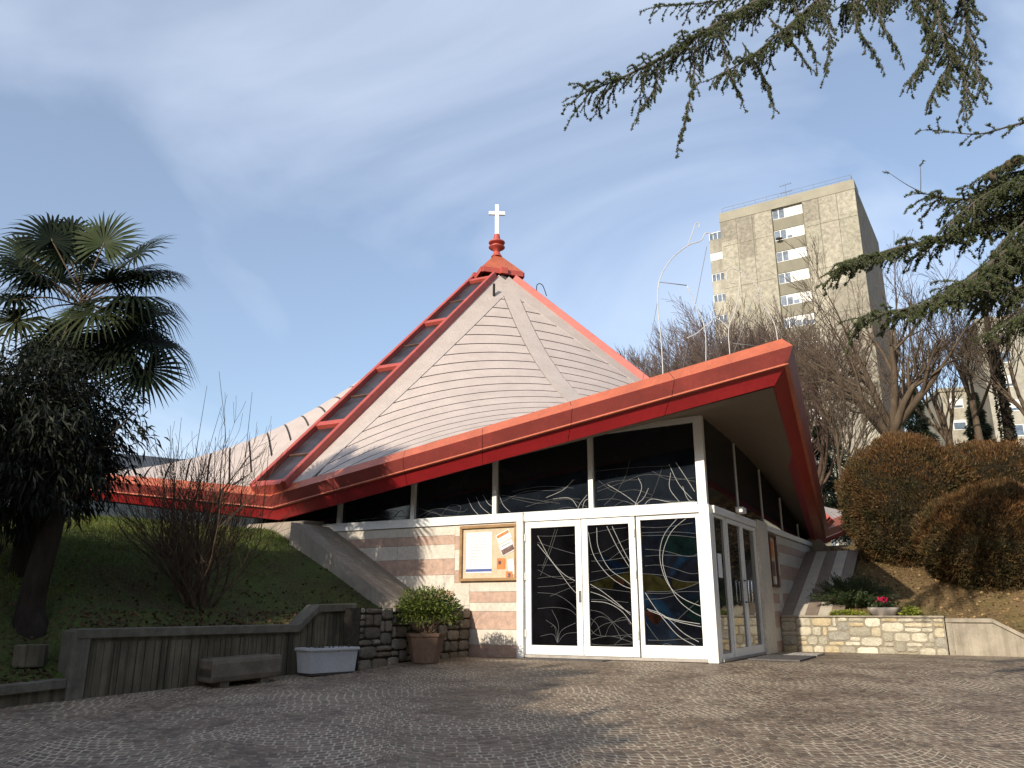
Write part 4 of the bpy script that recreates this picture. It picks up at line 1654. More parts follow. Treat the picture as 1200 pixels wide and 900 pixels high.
bare_tree(at(1150, 520, 28.0) - UP * 2, 'thin dark bare tree right of the forked tree', None, 37, 3.6, 6, .13, 5, 2.0, .5, .1, 'darkbark', .007, (3, 4), (-.02, 0, 1), (.25, .7))
bare_tree(at(1215, 520, 27.0) - UP * 2, 'bare tree at the right edge behind the cedar', None, 41, 3.0, 7, .16, 5, 2.3, .5, .1, 'bark', .0075, (3, 4), (0, 0, 1), (.25, .7))
# far thicket beyond the roof: one tree, then turned copies
proto = bare_tree(at(800, 470, 62.0) - UP * 9, 'bare mauve twigged tree in the thicket far behind the roof', 'bare trees of the far thicket', 51, 5.0, 10, .24, 5, 4.0, .5, .03, 'farbark', .013, (3, 5), (0, 0, 1), (.2, 1.1))
for (px, py, Y, a, sc) in ((762, 455, 66, 1.2, .9), (828, 448, 58, 2.6, 1.0), (850, 430, 66, 3.9, 1.05), (875, 440, 55, 5.1, .95), (790, 445, 72, .5, 1.0), (905, 430, 62, 4.4, 1.1), (940, 450, 56, 2.0, 1.0), (742, 470, 70, 2.9, .8)):
    c = copy_tree(proto)
    p = at(px, py, Y)
    c.location = (p[0], p[1], p[2] - 9 * sc)
    c.rotation_euler = (0, 0, a)
    c.scale = (sc, sc, sc)

# tall dark ivy clad trunk at right
p = at(1185, 530, 29.0)
tt = thing('bare_tree', p - UP * 2, 'tall straight dark ivy covered trunk at the right edge', 'tree')
mb = MB()
pts = [p + UP * z + np.array([.05 * math.sin(z), 0, 0]) for z in np.linspace(-2, 6.2, 12)]
mb.tube(pts, np.linspace(.22, .09, 12), 9, cap=False)
mb.build('trunk', M['darkbark'], tt, smooth=True)
n = 2600
zz = rng.uniform(-1.5, 4.6, n)
aa = rng.uniform(0, 6.28, n)
rr = .21 - .0158 * (zz + 2) + rng.uniform(0, .06, n)
P = p + np.stack([np.cos(aa) * rr, np.sin(aa) * rr, zz], 1)
fast('ivy', leaves(P, np.stack([np.cos(aa), np.sin(aa), -rng.uniform(0, 1, n)], 1), .10, .07), 4, M['leaf'], rng.uniform(.5, 1.3, (n, 1)) * np.array([.03, .032, .018]), tt)
mb = MB()
rd = random.Random(77)
for k in range(9):
    a = rd.uniform(0, 6.28)
    grow(mb, pts[7 + k % 4], np.array([math.cos(a), math.sin(a), .7]), 1.8, .05, 1, 4, rd, .5, .05, (3, 4), .12, .006)
mb.build('crown', M['darkbark'], tt)


# small firs seen through the gaps
def fir(loc, h, label, group=None, seed=1, n=6500, col=(.022, .032, .016)):
    t = thing('fir_tree', loc, label, 'tree', group)
    loc = np.array(loc)
    mb = MB()
    mb.tube([loc - UP * .2, loc + UP * h], [.1, .015], 6)
    mb.build('trunk', M['darkbark'], t)
    z = rng.random(n) ** 1.3
    a = rng.uniform(0, 6.28, n)
    tier = .75 + .25 * np.sin(z * 40)
    r = (1 - z) * h * .30 * np.sqrt(rng.random(n)) * tier
    P = loc + np.stack([np.cos(a) * r, np.sin(a) * r, z * h - r * .25], 1)
    D = np.stack([np.cos(a), np.sin(a), -.35 + 0 * a], 1) + rng.normal(size=(n, 3)) * .3
    fast('crown', leaves(P, D, .26, .05, .1), 4, M['leaf'], rng.uniform(.5, 1.4, (n, 1)) * np.array(col), t)


p = at(1148, 515, 34)
fir(p - UP * 2.5, 4.6, 'small dark fir tree rising behind the brown hedge', None, 1)
p = at(968, 600, 38)
fir(p - UP * 1, 5.2, 'dark fir tree in the gap beside the right roof edge', None, 2)
p = at(985, 590, 46)
fir(p - UP * 2, 7.5, 'far fir tree in the gap between roof and hedge', None, 3)
p = at(1075, 500, 36)
fir(p - UP * 3, 5.0, 'dark fir tree standing behind the fork of the big bare tree', None, 4)


# ------------------------------------------------------------------ bronzed round hedges
def thuja(loc, c, rad, n, label, seed):
    t = thing('round_thuja', loc, label, 'hedge')
    c = np.array(c)
    rad = np.array(rad)

    def lump(x):
        v = Vector(x)
        return 1 + .15 * noise.noise(v * 1.7 + Vector((seed, 0, 0))) + .09 * noise.noise(v * 4.8 + Vector((0, seed, 0))) + .05 * noise.noise(v * 11 + Vector((0, seed, 3)))
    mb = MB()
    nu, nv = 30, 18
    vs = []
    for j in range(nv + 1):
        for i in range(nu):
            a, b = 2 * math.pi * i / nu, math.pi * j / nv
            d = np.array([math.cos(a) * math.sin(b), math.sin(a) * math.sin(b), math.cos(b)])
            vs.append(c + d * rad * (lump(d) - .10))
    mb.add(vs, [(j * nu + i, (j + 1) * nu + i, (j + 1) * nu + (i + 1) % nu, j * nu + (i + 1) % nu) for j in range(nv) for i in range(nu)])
    mb.build('dark_core', M['hedgecore'], t)  # solid dark core added inside the sprays to block the view through
    d = unit(rng.normal(size=(n, 3)))
    L = np.array([lump(x) for x in d])
    dep = rng.random(n) ** 2 * .16 - (rng.random(n) < .03) * .05
    P = c + d * rad * (L - dep)[:, None]
    nrm = unit(d / rad)
    D = nrm + UP * .55 + rng.normal(size=(n, 3)) * .42
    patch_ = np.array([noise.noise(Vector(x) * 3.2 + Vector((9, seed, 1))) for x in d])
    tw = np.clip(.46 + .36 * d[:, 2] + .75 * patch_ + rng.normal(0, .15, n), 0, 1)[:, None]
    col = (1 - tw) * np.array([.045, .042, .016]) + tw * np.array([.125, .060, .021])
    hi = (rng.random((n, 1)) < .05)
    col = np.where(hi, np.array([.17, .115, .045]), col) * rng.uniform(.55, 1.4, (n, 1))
    lng = np.where(rng.random(n) < .035, 2.2, 1.0)
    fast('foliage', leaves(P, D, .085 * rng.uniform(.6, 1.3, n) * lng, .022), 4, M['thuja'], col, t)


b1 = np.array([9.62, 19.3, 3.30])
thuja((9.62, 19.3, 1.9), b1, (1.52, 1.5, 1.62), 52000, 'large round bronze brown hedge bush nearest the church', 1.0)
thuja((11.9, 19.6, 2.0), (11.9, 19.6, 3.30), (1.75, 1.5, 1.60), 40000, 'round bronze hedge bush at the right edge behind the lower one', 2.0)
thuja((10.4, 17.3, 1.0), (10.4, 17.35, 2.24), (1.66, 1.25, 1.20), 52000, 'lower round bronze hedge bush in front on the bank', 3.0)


# ------------------------------------------------------------------ cedar: trunk out of frame, boughs reaching in from the right
cedar = thing('cedar_tree', (10.6, 7.4, gz(10.6, 7.4)), 'cedar tree with drooping needle covered boughs reaching in from the upper right', 'tree')
mb = MB()
tb = np.array([10.6, 7.4, -.5])
mb.tube([tb, tb + UP * 3, tb + UP * 8, tb + UP * 13], [.5, .42, .3, .14], 12)
mb.build('trunk', M['cedarbark'], cedar, smooth=True)
twig_pts, twig_dirs, twig_sz = [], [], []
wood = MB()
rd = random.Random(5)


def rosettes(pts, dens=48):
    for a, b in zip(pts[:-1], pts[1:]):
        l = np.linalg.norm(b - a)
        k = max(1, int(l * dens))
        for i in range(k):
            twig_pts.append(a + (b - a) * ((i + rd.random()) / k))
            twig_dirs.append((b - a) / (l + 1e-9))


def twig(p, d, ln, lev, droop, dens=48):
    pts = [p]
    q = p.copy()
    d = d / np.linalg.norm(d)
    n = 6
    for i in range(n):
        d = d + np.array([rd.gauss(0, .10), rd.gauss(0, .10), rd.gauss(0, .06) - droop])
        d /= np.linalg.norm(d)
        q = q + d * ln / n
        pts.append(q)
    wood.tube(pts, np.linspace(.006 if lev else .010, .002, n + 1), 4, cap=False)
    rosettes(pts, dens)
    if lev < 2:
        k = int(ln / (.062 if lev == 0 else .085))
        for j in range(k):
            f = (j + .7) / k
            i = min(n - 1, int(f * n))
            b = pts[i] + (pts[i + 1] - pts[i]) * (f * n - i)
            ax = pts[i + 1] - pts[i]
            ax /= np.linalg.norm(ax)
            sd = np.cross(ax, UP)
            sd /= np.linalg.norm(sd) + 1e-6
            s_ = 1 if (j % 2) else -1
            nd = ax * .75 + sd * s_ * rd.uniform(.4, .9) + UP * rd.uniform(-.45, .1)
            twig(b, nd, ln * rd.uniform(.28, .6) * (1.1 - .5 * f), lev + 1, droop * 1.1, dens)


def bough(px_pts, r0, r1, step, tl, droop, hang=.0, skip=0.0, both=True, dens=48, tip=True):
    P = catmull([at(*q) for q in px_pts], 7)
    wood.tube(P, np.linspace(r0, r1, len(P)), 6, cap=False)
    if px_pts[0][0] > 1200:                                             # carry the bough back to the trunk
        q0 = np.array([10.6, 7.4, P[0][2] + .35])
        wood.tube(catmull([q0, (q0 + P[0]) / 2 + UP * .1, P[0]], 4), np.linspace(r0 * 1.6, r0, 9), 6, cap=False)
    acc, total = 0, sum(np.linalg.norm(b - a) for a, b in zip(P[:-1], P[1:]))
    nxt, s_ = skip * total, 1
    for a, b in zip(P[:-1], P[1:]):
        l = np.linalg.norm(b - a)
        while acc + l > nxt:
            q = a + (b - a) * ((nxt - acc) / l)
            ax = (b - a) / l
            sd = np.cross(ax, UP)
            sd /= np.linalg.norm(sd)
            f = nxt / total
            ln = rd.uniform(*tl) * (1.15 - .55 * f)
            nd = ax * rd.uniform(.5, 1.1) + sd * s_ * rd.uniform(.3, 1.0) + UP * (rd.uniform(-.45, .40) - hang * rd.uniform(.0, 1.5))
            twig(q, nd, ln, 0 if ln > .22 else 1, droop, dens)
            s_ = -s_
            nxt += step * rd.uniform(.6, 1.4)
        acc += l
    if tip:
        rosettes(P[int(len(P) * .88):], dens)
        twig(P[-1], P[-1] - P[-2], .2, 1, droop * .3, dens)
    return P


# upper bough and its drooping side growth
bough([(1420, -150, 7.6), (1220, -90, 7.7), (1000, -40, 7.6), (890, 0, 7.4), (795, 56, 7.2), (735, 88, 7.1), (682, 110, 7.0)], .050, .004, .042, (.32, .70), .05, .22, .42)
bough([(1000, -40, 7.6), (935, 20, 7.2), (880, 66, 7.0), (835, 92, 6.9)], .018, .005, 0.0372, (.22, .45), .10, .5, .1)
bough([(1050, -70, 8.0), (960, -25, 7.9), (850, 0, 7.8), (768, 8, 7.7)], .018, .005, 0.0434, (.2, .4), .08, .3, .2)
bough([(1250, -100, 8.2), (1120, -50, 8.0), (1040, -12, 7.8), (985, 8, 7.7)], .022, .006, 0.0279, (.30, .55), .16, .9, .1)
for (x0, y0, x1, y1, x2, y2) in ((815, 45, 812, 100, 795, 168), (845, 35, 852, 80, 868, 112), (770, 70, 768, 100, 748, 132), (900, 20, 925, 45, 945, 74), (960, -5, 972, 40, 968, 82), (1000, -15, 1005, 30, 1030, 72), (1025, -15, 1035, 30, 1052, 60), (870, 50, 895, 90, 905, 122), (930, 0, 940, 30, 955, 66)):
    bough([(x0, y0, 7.2), (x1, y1, 7.1), (x2, y2, 7.05)], .007, .003, 0.0310, (.10, .22), .12, .5, .05)
for pts in ([(1130, -60, 7.0), (1100, -10, 6.8), (1105, 45, 6.7), (1128, 80, 6.65), (1132, 128, 6.6)], [(1110, -60, 7.1), (1075, -10, 7.0), (1090, 50, 6.9), (1068, 92, 6.85)], [(1150, -40, 7.0), (1130, 0, 6.9), (1140, 60, 6.85), (1150, 108, 6.8)], [(1105, 30, 6.8), (1112, 70, 6.75), (1092, 112, 6.7)]):
    bough(pts, .012, .004, 0.0279, (.16, .36), .12, .5, .15)
# right hand boughs
TR = lambda z: (1500, z, 7.4)
bough([(1430, 190, 7.6), (1290, 225, 7.3), (1200, 248, 7.1), (1147, 263, 7.0), (1100, 280, 6.9), (1043, 293, 6.8), (985, 314, 6.7)], .05, .006, 0.0260, (.26, .55), .05, .12, .40)
bough([(1290, 215, 7.4), (1200, 230, 7.3), (1120, 233, 7.2), (1083, 227, 7.1)], .018, .005, 0.0279, (.24, .5), .06, .2, .2)
bough([(1083, 227, 7.1), (1062, 216, 7.05), (1038, 200, 7.0)], .005, .002, 9, (.1, .1), 0, 0, .9, tip=False)
bough([(1079, 224, 7.08), (1079, 205, 7.05), (1078, 192, 7.05)], .004, .002, 9, (.1, .1), 0, 0, .9, tip=False)
bough([(1350, 240, 6.9), (1200, 285, 6.7), (1147, 320, 6.6), (1100, 350, 6.5), (1060, 362, 6.45), (1008, 372, 6.4)], .03, .005, 0.0260, (.24, .5), .06, .2, .35)
bough([(1330, 330, 6.6), (1240, 360, 6.5), (1195, 372, 6.45), (1165, 388, 6.4)], .022, .005, 0.0279, (.2, .42), .06, .2, .35)
bough([(1330, 130, 6.6), (1240, 135, 6.5), (1190, 146, 6.4), (1147, 157, 6.35), (1100, 153, 6.3)], .016, .003, .085, (.14, .30), .0, .05, .3)
bough([(1340, 160, 7.2), (1240, 195, 7.1), (1180, 205, 7.05), (1130, 240, 7.0)], .022, .006, 0.0279, (.24, .5), .10, .4, .25)
bough([(1330, 260, 7.6), (1240, 300, 7.4), (1180, 300, 7.3), (1130, 340, 7.2)], .022, .006, 0.0260, (.24, .5), .10, .35, .25)
bough([(1320, 300, 6.8), (1230, 250, 6.8), (1190, 270, 6.75), (1160, 300, 6.7)], .022, .006, 0.0279, (.24, .45), .12, .5, .25)
bough([(1330, 185, 7.0), (1240, 190, 6.95), (1195, 185, 6.9), (1155, 205, 6.9)], .02, .005, .028, (.2, .42), .08, .3, .25)
bough([(1340, 215, 7.2), (1240, 255, 7.1), (1190, 300, 7.05), (1150, 350, 7.0)], .02, .005, .03, (.24, .5), .10, .35, .25)
bough([(1330, 290, 6.9), (1230, 320, 6.8), (1180, 340, 6.75), (1120, 330, 6.7)], .02, .005, .03, (.24, .5), .08, .25, .25)
bough([(1300, 230, 6.8), (1210, 210, 6.8), (1160, 225, 6.75), (1110, 262, 6.7)], .018, .005, .03, (.2, .42), .10, .4, .25)
wood.build('boughs', M['cedarbark'], cedar, smooth=True)
TPs, TDs = np.array(twig_pts), np.array(twig_dirs)
K = 8
n = len(TPs) * K
P = np.repeat(TPs, K, 0) + rng.normal(size=(n, 3)) * .002
D = rng.normal(size=(n, 3))
ax = np.repeat(TDs, K, 0)
D = D - ax * (D * ax).sum(1, keepdims=True) * .7
D[:, 2] += .5
D = unit(D)
L = rng.uniform(.014, .027, (n, 1))
side = unit(np.cross(D, rng.normal(size=(n, 3)))) * .0042
V = np.stack([P - side, P + side, P + D * L], 1).reshape(-1, 3)
cl = np.repeat(rng.uniform(.55, 1.5, (len(TPs), 1)), K, 0) * rng.uniform(.8, 1.2, (n, 1)) * np.array([.064, .084, .028])
fast('needles', V, 3, M['needle'], cl, cedar)
nq = 16000                                                               # unseen rest of the crown right of the frame, added to cut sky light
d = unit(rng.normal(size=(nq, 3)))
lump = np.array([1 + .3 * noise.noise(Vector(x) * 2.4) for x in d])
Pq = np.array([12.0, 5.2, 7.4]) + d * ((rng.random(nq) ** .45) * lump)[:, None] * np.array([3.3, 3.4, 4.4])
Pq = Pq[(Pq[:, 0] > 8.2) & (Pq[:, 0] > .95 * Pq[:, 1] + .6)]
fast('crown', leaves(Pq, rng.normal(size=(len(Pq), 3)) * np.array([1, 1, .4]), .35, .12, .1), 4, M['needle'], rng.uniform(.6, 1.3, (len(Pq), 1)) * np.array([.05, .066, .024]), cedar)
for (px, py, Y) in ((1163, 207, 6.86), (1182, 193, 6.9), (1190, 188, 6.9)):
    mb = MB()
    c = at(px, py, Y)
    mb.lathe(c - UP * .045, [(.008, 0), (.03, .012), (.037, .04), (.034, .07), (.02, .09), (.004, .095)], 12)
    mb.build('cone', M['cone'], cedar, smooth=True)

# ------------------------------------------------------------------ bare shrub on the lawn
sb = pl(.30, 1.42)
sb = np.array([*at(233, 712, 12.55)[:2], 0.0])
_d = sb - W0
sb[2] = mound_left(float(np.dot(_d, EL)), float(np.dot(_d, NL)))
sh = thing('bare_shrub', sb, 'leafless many stemmed shrub with upright twigs on the shaded lawn', 'shrub')
mb = MB()
rd = random.Random(19)
for k in range(30):
    a = rd.uniform(0, 2 * math.pi)
    tl = rd.uniform(.08, .85)
    d = np.array([math.cos(a) * math.sin(tl), math.sin(a) * math.sin(tl), math.cos(tl)])
    p0 = sb + np.array([math.cos(a), math.sin(a), 0]) * rd.uniform(.02, .22) - UP * .1
    ln = rd.uniform(1.0, 1.9)
    r = rd.uniform(.012, .032)
    n = 7
    pts, q, dd = [p0], p0.copy(), d.copy()
    for i in range(n):
        dd = dd + np.array([rd.gauss(0, .15), rd.gauss(0, .15), rd.gauss(.06, .08)])
        dd /= np.linalg.norm(dd)
        q = q + dd * ln / n
        pts.append(q)
    mb.tube(pts, np.linspace(r, r * .45, n + 1), 6, cap=False)
    for j in range(rd.randint(5, 8)):
        i = rd.randint(2, n)
        b = pts[i]
        ax_ = pts[i] - pts[i - 1]
        ax_ /= np.linalg.norm(ax_)
        nd = ax_ * .6 + np.array([rd.gauss(0, .55), rd.gauss(0, .55), rd.uniform(0, .6)])
        grow(mb, b, nd, rd.uniform(.5, .95), r * .35, 2, 4, rd, .55, .06, (2, 4), .10, .0028, .62)
    if k < 17:                                                          # straight upright shoots
        b = pts[-1]
        tip = b + np.array([rd.gauss(0, .15), rd.gauss(0, .15), rd.uniform(1.0, 2.5)])
        m = (b + tip) / 2 + np.array([rd.gauss(0, .05), rd.gauss(0, .05), 0])
        mb.tube(catmull([b, m, tip], 4), np.linspace(r * .4, .0028, 9), 4, cap=False)
mb.build('stems', M['shrubbark'], sh)

# ------------------------------------------------------------------ fan palm
pb = np.array([*at(18, 700, 11.4)[:2], 0.0])
_d = pb - W0
pb[2] = mound_left(float(np.dot(_d, EL)), float(np.dot(_d, NL)))
palm = thing('fan_palm', pb, 'tall fan palm with dark round fronds at the left edge', 'palm tree')
crown = at(95, 352, 11.4)
mb = MB()
tpts = catmull([pb - UP * .3, pb + (crown - pb) * .4 + np.array([-.05, 0, 0]), crown - UP * .25], 8)
mb.tube(tpts, np.linspace(.15, .11, len(tpts)), 10, smooth if False else 0) if False else mb.tube(tpts, np.linspace(.15, .11, len(tpts)), 10)
mb.build('trunk', M['darkbark'], palm, smooth=True)
n = 1500                                                                # shaggy fibre on the trunk
f = rng.uniform(.3, 1, n)
ii = np.clip((f * (len(tpts) - 1)).astype(int), 0, len(tpts) - 1)
P = np.array(tpts)[ii] + rng.normal(size=(n, 3)) * .07
fast('trunk_fibre', leaves(P, np.stack([rng.normal(size=n) * .5, rng.normal(size=n) * .5, -np.ones(n)], 1), .18, .012), 4, M['litter'], rng.uniform(.5, 1.2, (n, 1)) * np.array([.05, .035, .02]), palm)


def frond(hub, axis, up, rad, droop, col, open_=2.6, nl=44):
    """round fan: hub point, axis = direction of the middle leaflet, up = leaf normal"""
    axis = axis / np.linalg.norm(axis)
    up = up - axis * np.dot(up, axis)
    up /= np.linalg.norm(up)
    sd = np.cross(axis, up)
    V, C_ = [], []
    for k in range(nl):
        a = -open_ + 2 * open_ * k / (nl - 1)
        d = axis * math.cos(a) + sd * math.sin(a)
        L = rad * (1 - .22 * abs(a) / open_) * rd.uniform(.92, 1.05)
        w = rad * .066
        sv = np.cross(d, up)
        fold = up * (.016 * (1 if k % 2 else -1))
        lift = up * (.10 * rad)
        cuts = (.03, .45, .75, 1.0)
        wid = (.25, 1.0, .5, .05)
        rows = []
        for c_, w_ in zip(cuts, wid):
            dz = -UP * droop * L * max(0, c_ - .45) ** 2 * 2.2
            p_ = hub + d * L * c_ + lift * c_ * (1 - c_) * 2 + dz + fold * min(1, c_ * 2)
            rows.append((p_ - sv * w * w_ / 2, p_ + sv * w * w_ / 2))
        for r0, r1 in zip(rows[:-1], rows[1:]):
            V += [r0[0], r0[1], r1[1], r1[0]]
            C_.append(np.array(col) * rd.uniform(.75, 1.25))
    return V, C_


rd = random.Random(23)
pet = MB()


def add_frond(hub_px, Yd, tipdir, facing, rad, droop, col):
    hub = at(hub_px[0], hub_px[1], 11.4 + Yd)
    V, C_ = frond(hub, np.array(tipdir, float), np.array(facing, float), rad * 1.28, droop, col)
    o = fast('frond', V, 4, M['palm'], C_, palm)
    m = (hub + crown) / 2 + UP * .05
    pet.tube(catmull([crown + np.array([rd.gauss(0, .05), rd.gauss(0, .05), -.05]), m, hub + np.array(tipdir, float) * .04], 4), .013, 5)


GR, DK, OL = (.024, .034, .012), (.010, .016, .007), (.032, .041, .014)
FR = [((60, 282), -.1, (-.35, .3, 1), (.5, -.8, .5), .62, .25, DK), ((122, 286), .1, (.1, .2, 1), (.1, -1, .3), .58, .15, (.032, .046, .015)), ((160, 300), -.1, (.9, -.1, .55), (-.2, -.8, .8), .62, .2, DK),
      ((165, 322), .1, (1, 0, .05), (0, -.5, 1), .70, .5, DK), ((110, 366), -.5, (-.1, -.6, -.6), (0, -.8, .7), .66, .35, OL), ((150, 352), -.2, (1, -.2, -.1), (0, -.4, 1), .80, .55, DK),
      ((168, 432), -.1, (.3, -.3, -.8), (.4, -.8, .3), .62, .1, DK), ((176, 400), .1, (1, -.1, -.55), (.2, -.5, 1), .66, .7, DK), ((30, 300), .2, (-.8, .2, .7), (.2, -.8, .6), .68, .25, GR),
      ((15, 352), -.2, (-1, -.3, -.1), (0, -.6, 1), .72, .5, DK), ((20, 375), -.4, (-.6, -.6, -.5), (0, -.8, .6), .66, .4, (.035, .042, .015)), ((70, 330), .3, (-.4, .6, .7), (0, -.5, 1), .66, .2, DK),
      ((95, 310), .4, (.2, .8, .6), (.1, -.8, .6), .60, .2, GR), ((130, 330), -.4, (.6, -.7, .1), (0, -.4, 1), .62, .4, DK), ((75, 395), -.3, (-.4, -.5, -.8), (0, -.8, .5), .70, .3, DK),
      ((130, 405), -.2, (.5, -.4, -.8), (.2, -.8, .4), .66, .3, DK), ((45, 330), -.4, (-.6, -.7, .2), (0, -.4, 1), .66, .4, DK), ((-10, 310), .1, (-1, .2, .4), (0, -.6, 1), .7, .3, DK), ((150, 385), .4, (.7, .6, -.4), (0, -.3, 1), .66, .5, DK)]
for k in range(16):
    a = rd.uniform(0, 6.28)
    FR.append(((95 + 70 * math.cos(a) + rd.uniform(-15, 15), 350 + 62 * math.sin(a) + rd.uniform(-10, 10)), rd.uniform(-.1, .7), (math.cos(a), rd.uniform(-.4, .6), -math.sin(a) * .9 - .1), (rd.uniform(-.3, .3), -.6, .7), rd.uniform(.48, .62), rd.uniform(.2, .6), rd.choice((DK, DK, GR))))
for a in FR:
    add_frond(*a)
pet.build('petiole', M['leaf'] if False else M['bark'], palm, smooth=True)

# ------------------------------------------------------------------ dark evergreen with narrow hanging leaves under the palm
eb = np.array([*at(45, 742, 10.75)[:2], 0.0])
_d = eb - W0
eb[2] = mound_left(float(np.dot(_d, EL)), float(np.dot(_d, NL)))
ev = thing('evergreen_tree', eb, 'dark evergreen tree with narrow drooping leaves and leaning trunk below the palm', 'tree')
mb = MB()
tops = [at(62, 612, 10.8), at(72, 560, 10.8)]
mb.tube(catmull([eb - UP * .25 + np.array([-.1, 0, 0]), at(38, 700, 10.77), tops[0], tops[1]], 6), np.concatenate([np.linspace(.30, .17, 6), np.linspace(.165, .12, 13)]), 10)
rd = random.Random(29)
mb.build('trunk', M['darkbark'], ev, smooth=True)
mb = MB()
ends = []
for k in range(26):
    a = rd.uniform(0, 2 * math.pi)
    q = at(rd.uniform(-40, 165), rd.uniform(415, 560), 10.8 + rd.uniform(-1.0, 1.0))
    b = tops[1] + UP * rd.uniform(-.4, .2)
    m = (b + q) / 2 + UP * .15 + np.array([rd.gauss(0, .1), rd.gauss(0, .1), 0])
    mb.tube(catmull([b, m, q], 4), np.linspace(.035, .008, 9), 5, cap=False)
    ends.append(q)
mb.build('boughs', M['darkbark'], ev)
n = 22000
cen = at(30, 512, 10.8)
d = unit(rng.normal(size=(n, 3)))
lump = np.array([1 + .50 * noise.noise(Vector(x) * 2.3 + Vector((3, 1, 7))) + .2 * noise.noise(Vector(x) * 6 + Vector((3, 1, 7))) for x in d])
r = (rng.random(n) ** .40) * lump
P = cen + d * r[:, None] * np.array([1.34, 1.2, 1.25])
keep = P[:, 2] > cen[2] - 1.35 + .25 * np.sin(P[:, 0] * 5)
P = P[keep]
d = d[keep]
n = len(P)
D = d * .6 + rng.normal(size=(n, 3)) * .45 - UP * .55
fast('crown', leaves(P, D, rng.uniform(.10, .20, n), .028, .25), 4, M['leaf'], rng.uniform(.5, 1.4, (n, 1)) * np.array([.013, .017, .008]), ev)
# a low dark shrub at the far left edge under it
p = pl(-1.35, 1.4)
clump('evergreen_shrub', 'dark low evergreen shrub at the far left edge behind the trunk', 'shrub', p, p + UP * .55 - EL * .5, (.75, .6, .65), 2600, [(.018, .024, .011), (.025, .03, .014)], .14, .035, 'leaf', stems=8)

# ------------------------------------------------------------------ lawn grass and fallen leaves
n = 120000
e = rng.uniform(-5.5, 6.6, n * 2)
s_ = rng.uniform(.15, 7.5, n * 2)
em = np.array([emax_left(x) for x in s_])
den = np.array([noise.noise(Vector((a * .7, b * .7, 5))) for a, b in zip(e, s_)])
fr_ = np.clip((s_ - 1.2 - .35 * np.clip(e - 0, 0, 3)) * .55 + .15 + den * .8, .03, 1)
ok = (e < em - .1) & (rng.random(n * 2) < fr_)
e, s_ = e[ok][:n], s_[ok][:n]
P = W0 + np.outer(e, EL) + np.outer(s_, NL)
P[:, 2] = [mound_left(a, b) for a, b in zip(e, s_)]
n = len(P)
tint = np.array([noise.noise(Vector((a * .5, b * .9, 8))) for a, b in zip(e, s_)])[:, None]
col = np.array([.125, .155, .032]) + np.clip(tint, -.5, .5) * np.array([.05, .03, .01])
D = np.stack([rng.normal(size=n) * .5, rng.normal(size=n) * .5, np.ones(n)], 1)
setprops(fast('grass', leaves(P, D, rng.uniform(.03, .06, n) * (1 + 1.3 * (rng.random(n) < .12)), .010), 4, M['grass'], col * rng.uniform(.6, 1.4, (n, 1))), kind='stuff')

n1, n2 = 3800, 6500
e = rng.uniform(-4.5, 6.4, n1)
s_ = np.abs(rng.normal(0, 1.0, n1)) + .1
ok = e < np.array([emax_left(x) for x in s_]) - .1
P1 = np.array([pl(a, b, .015) for a, b in zip(e[ok], s_[ok])])
w_ = rng.uniform(.2, 8, n2)
s2 = rng.uniform(.15, 5, n2)
ok2 = (w_ > 1.7) | (s2 > 1.2)
P2 = np.array([pr(a, b, .015) for a, b in zip(w_[ok2], s2[ok2])])
c1 = np.array([.11, .06, .035]) * rng.uniform(.3, 1.3, (len(P1), 1))
c2 = np.array([.27, .18, .085]) * rng.uniform(.35, 1.5, (len(P2), 1))
for nm, P_, c_ in (('fallen_leaves', P1, c1), ('fallen_leaves', P2, c2)):
    D = rng.normal(size=(len(P_), 3)) * np.array([1, 1, .35])
    setprops(fast(nm, leaves(P_, D, .065, .045), 4, M['litter'], c_), kind='stuff')
n = 16000
w_ = rng.uniform(.1, 8, n)
s2 = rng.uniform(.3, 6, n)
den = np.array([noise.noise(Vector((a * .8, b * .8, 2))) for a, b in zip(w_, s2)])
ok = den > -.05
P = np.array([pr(a, b, 0) for a, b in zip(w_[ok], s2[ok])])
n = len(P)
D = np.stack([rng.normal(size=n) * .6, rng.normal(size=n) * .6, np.ones(n)], 1)
setprops(fast('dry_grass', leaves(P, D, rng.uniform(.03, .075, n), .008), 4, M['grass'], np.array([.15, .125, .045]) * rng.uniform(.5, 1.4, (n, 1))), kind='stuff')

# ------------------------------------------------------------------ tall trees behind and left of the viewer: the left row shades the forecourt, the others are added against sky light
def shade_tree(loc, h, rad, label, n=5200, seed=0):
    t = thing('evergreen_tree', loc, label, 'tree', 'tall evergreens beside the forecourt')
    loc = np.array(loc, float)
    mb = MB()
    mb.tube([loc - UP * .5, loc + UP * h * .92], [.32, .05], 8)
    mb.build('trunk', M['darkbark'], t)
    d = unit(rng.normal(size=(n, 3)))
    lump = np.array([1 + .16 * noise.noise(Vector(x) * 2.2 + Vector((seed, 3, 1))) for x in d])
    r = (rng.random(n) ** .38) * lump
    P = loc + UP * h * .54 + d * r[:, None] * np.array([rad, rad, h * .46])
    fast('crown', leaves(P, d + rng.normal(size=(n, 3)) * .6, .6, .32, .1), 4, M['leaf'], rng.uniform(.5, 1.4, (n, 1)) * np.array([.028, .035, .016]), t)


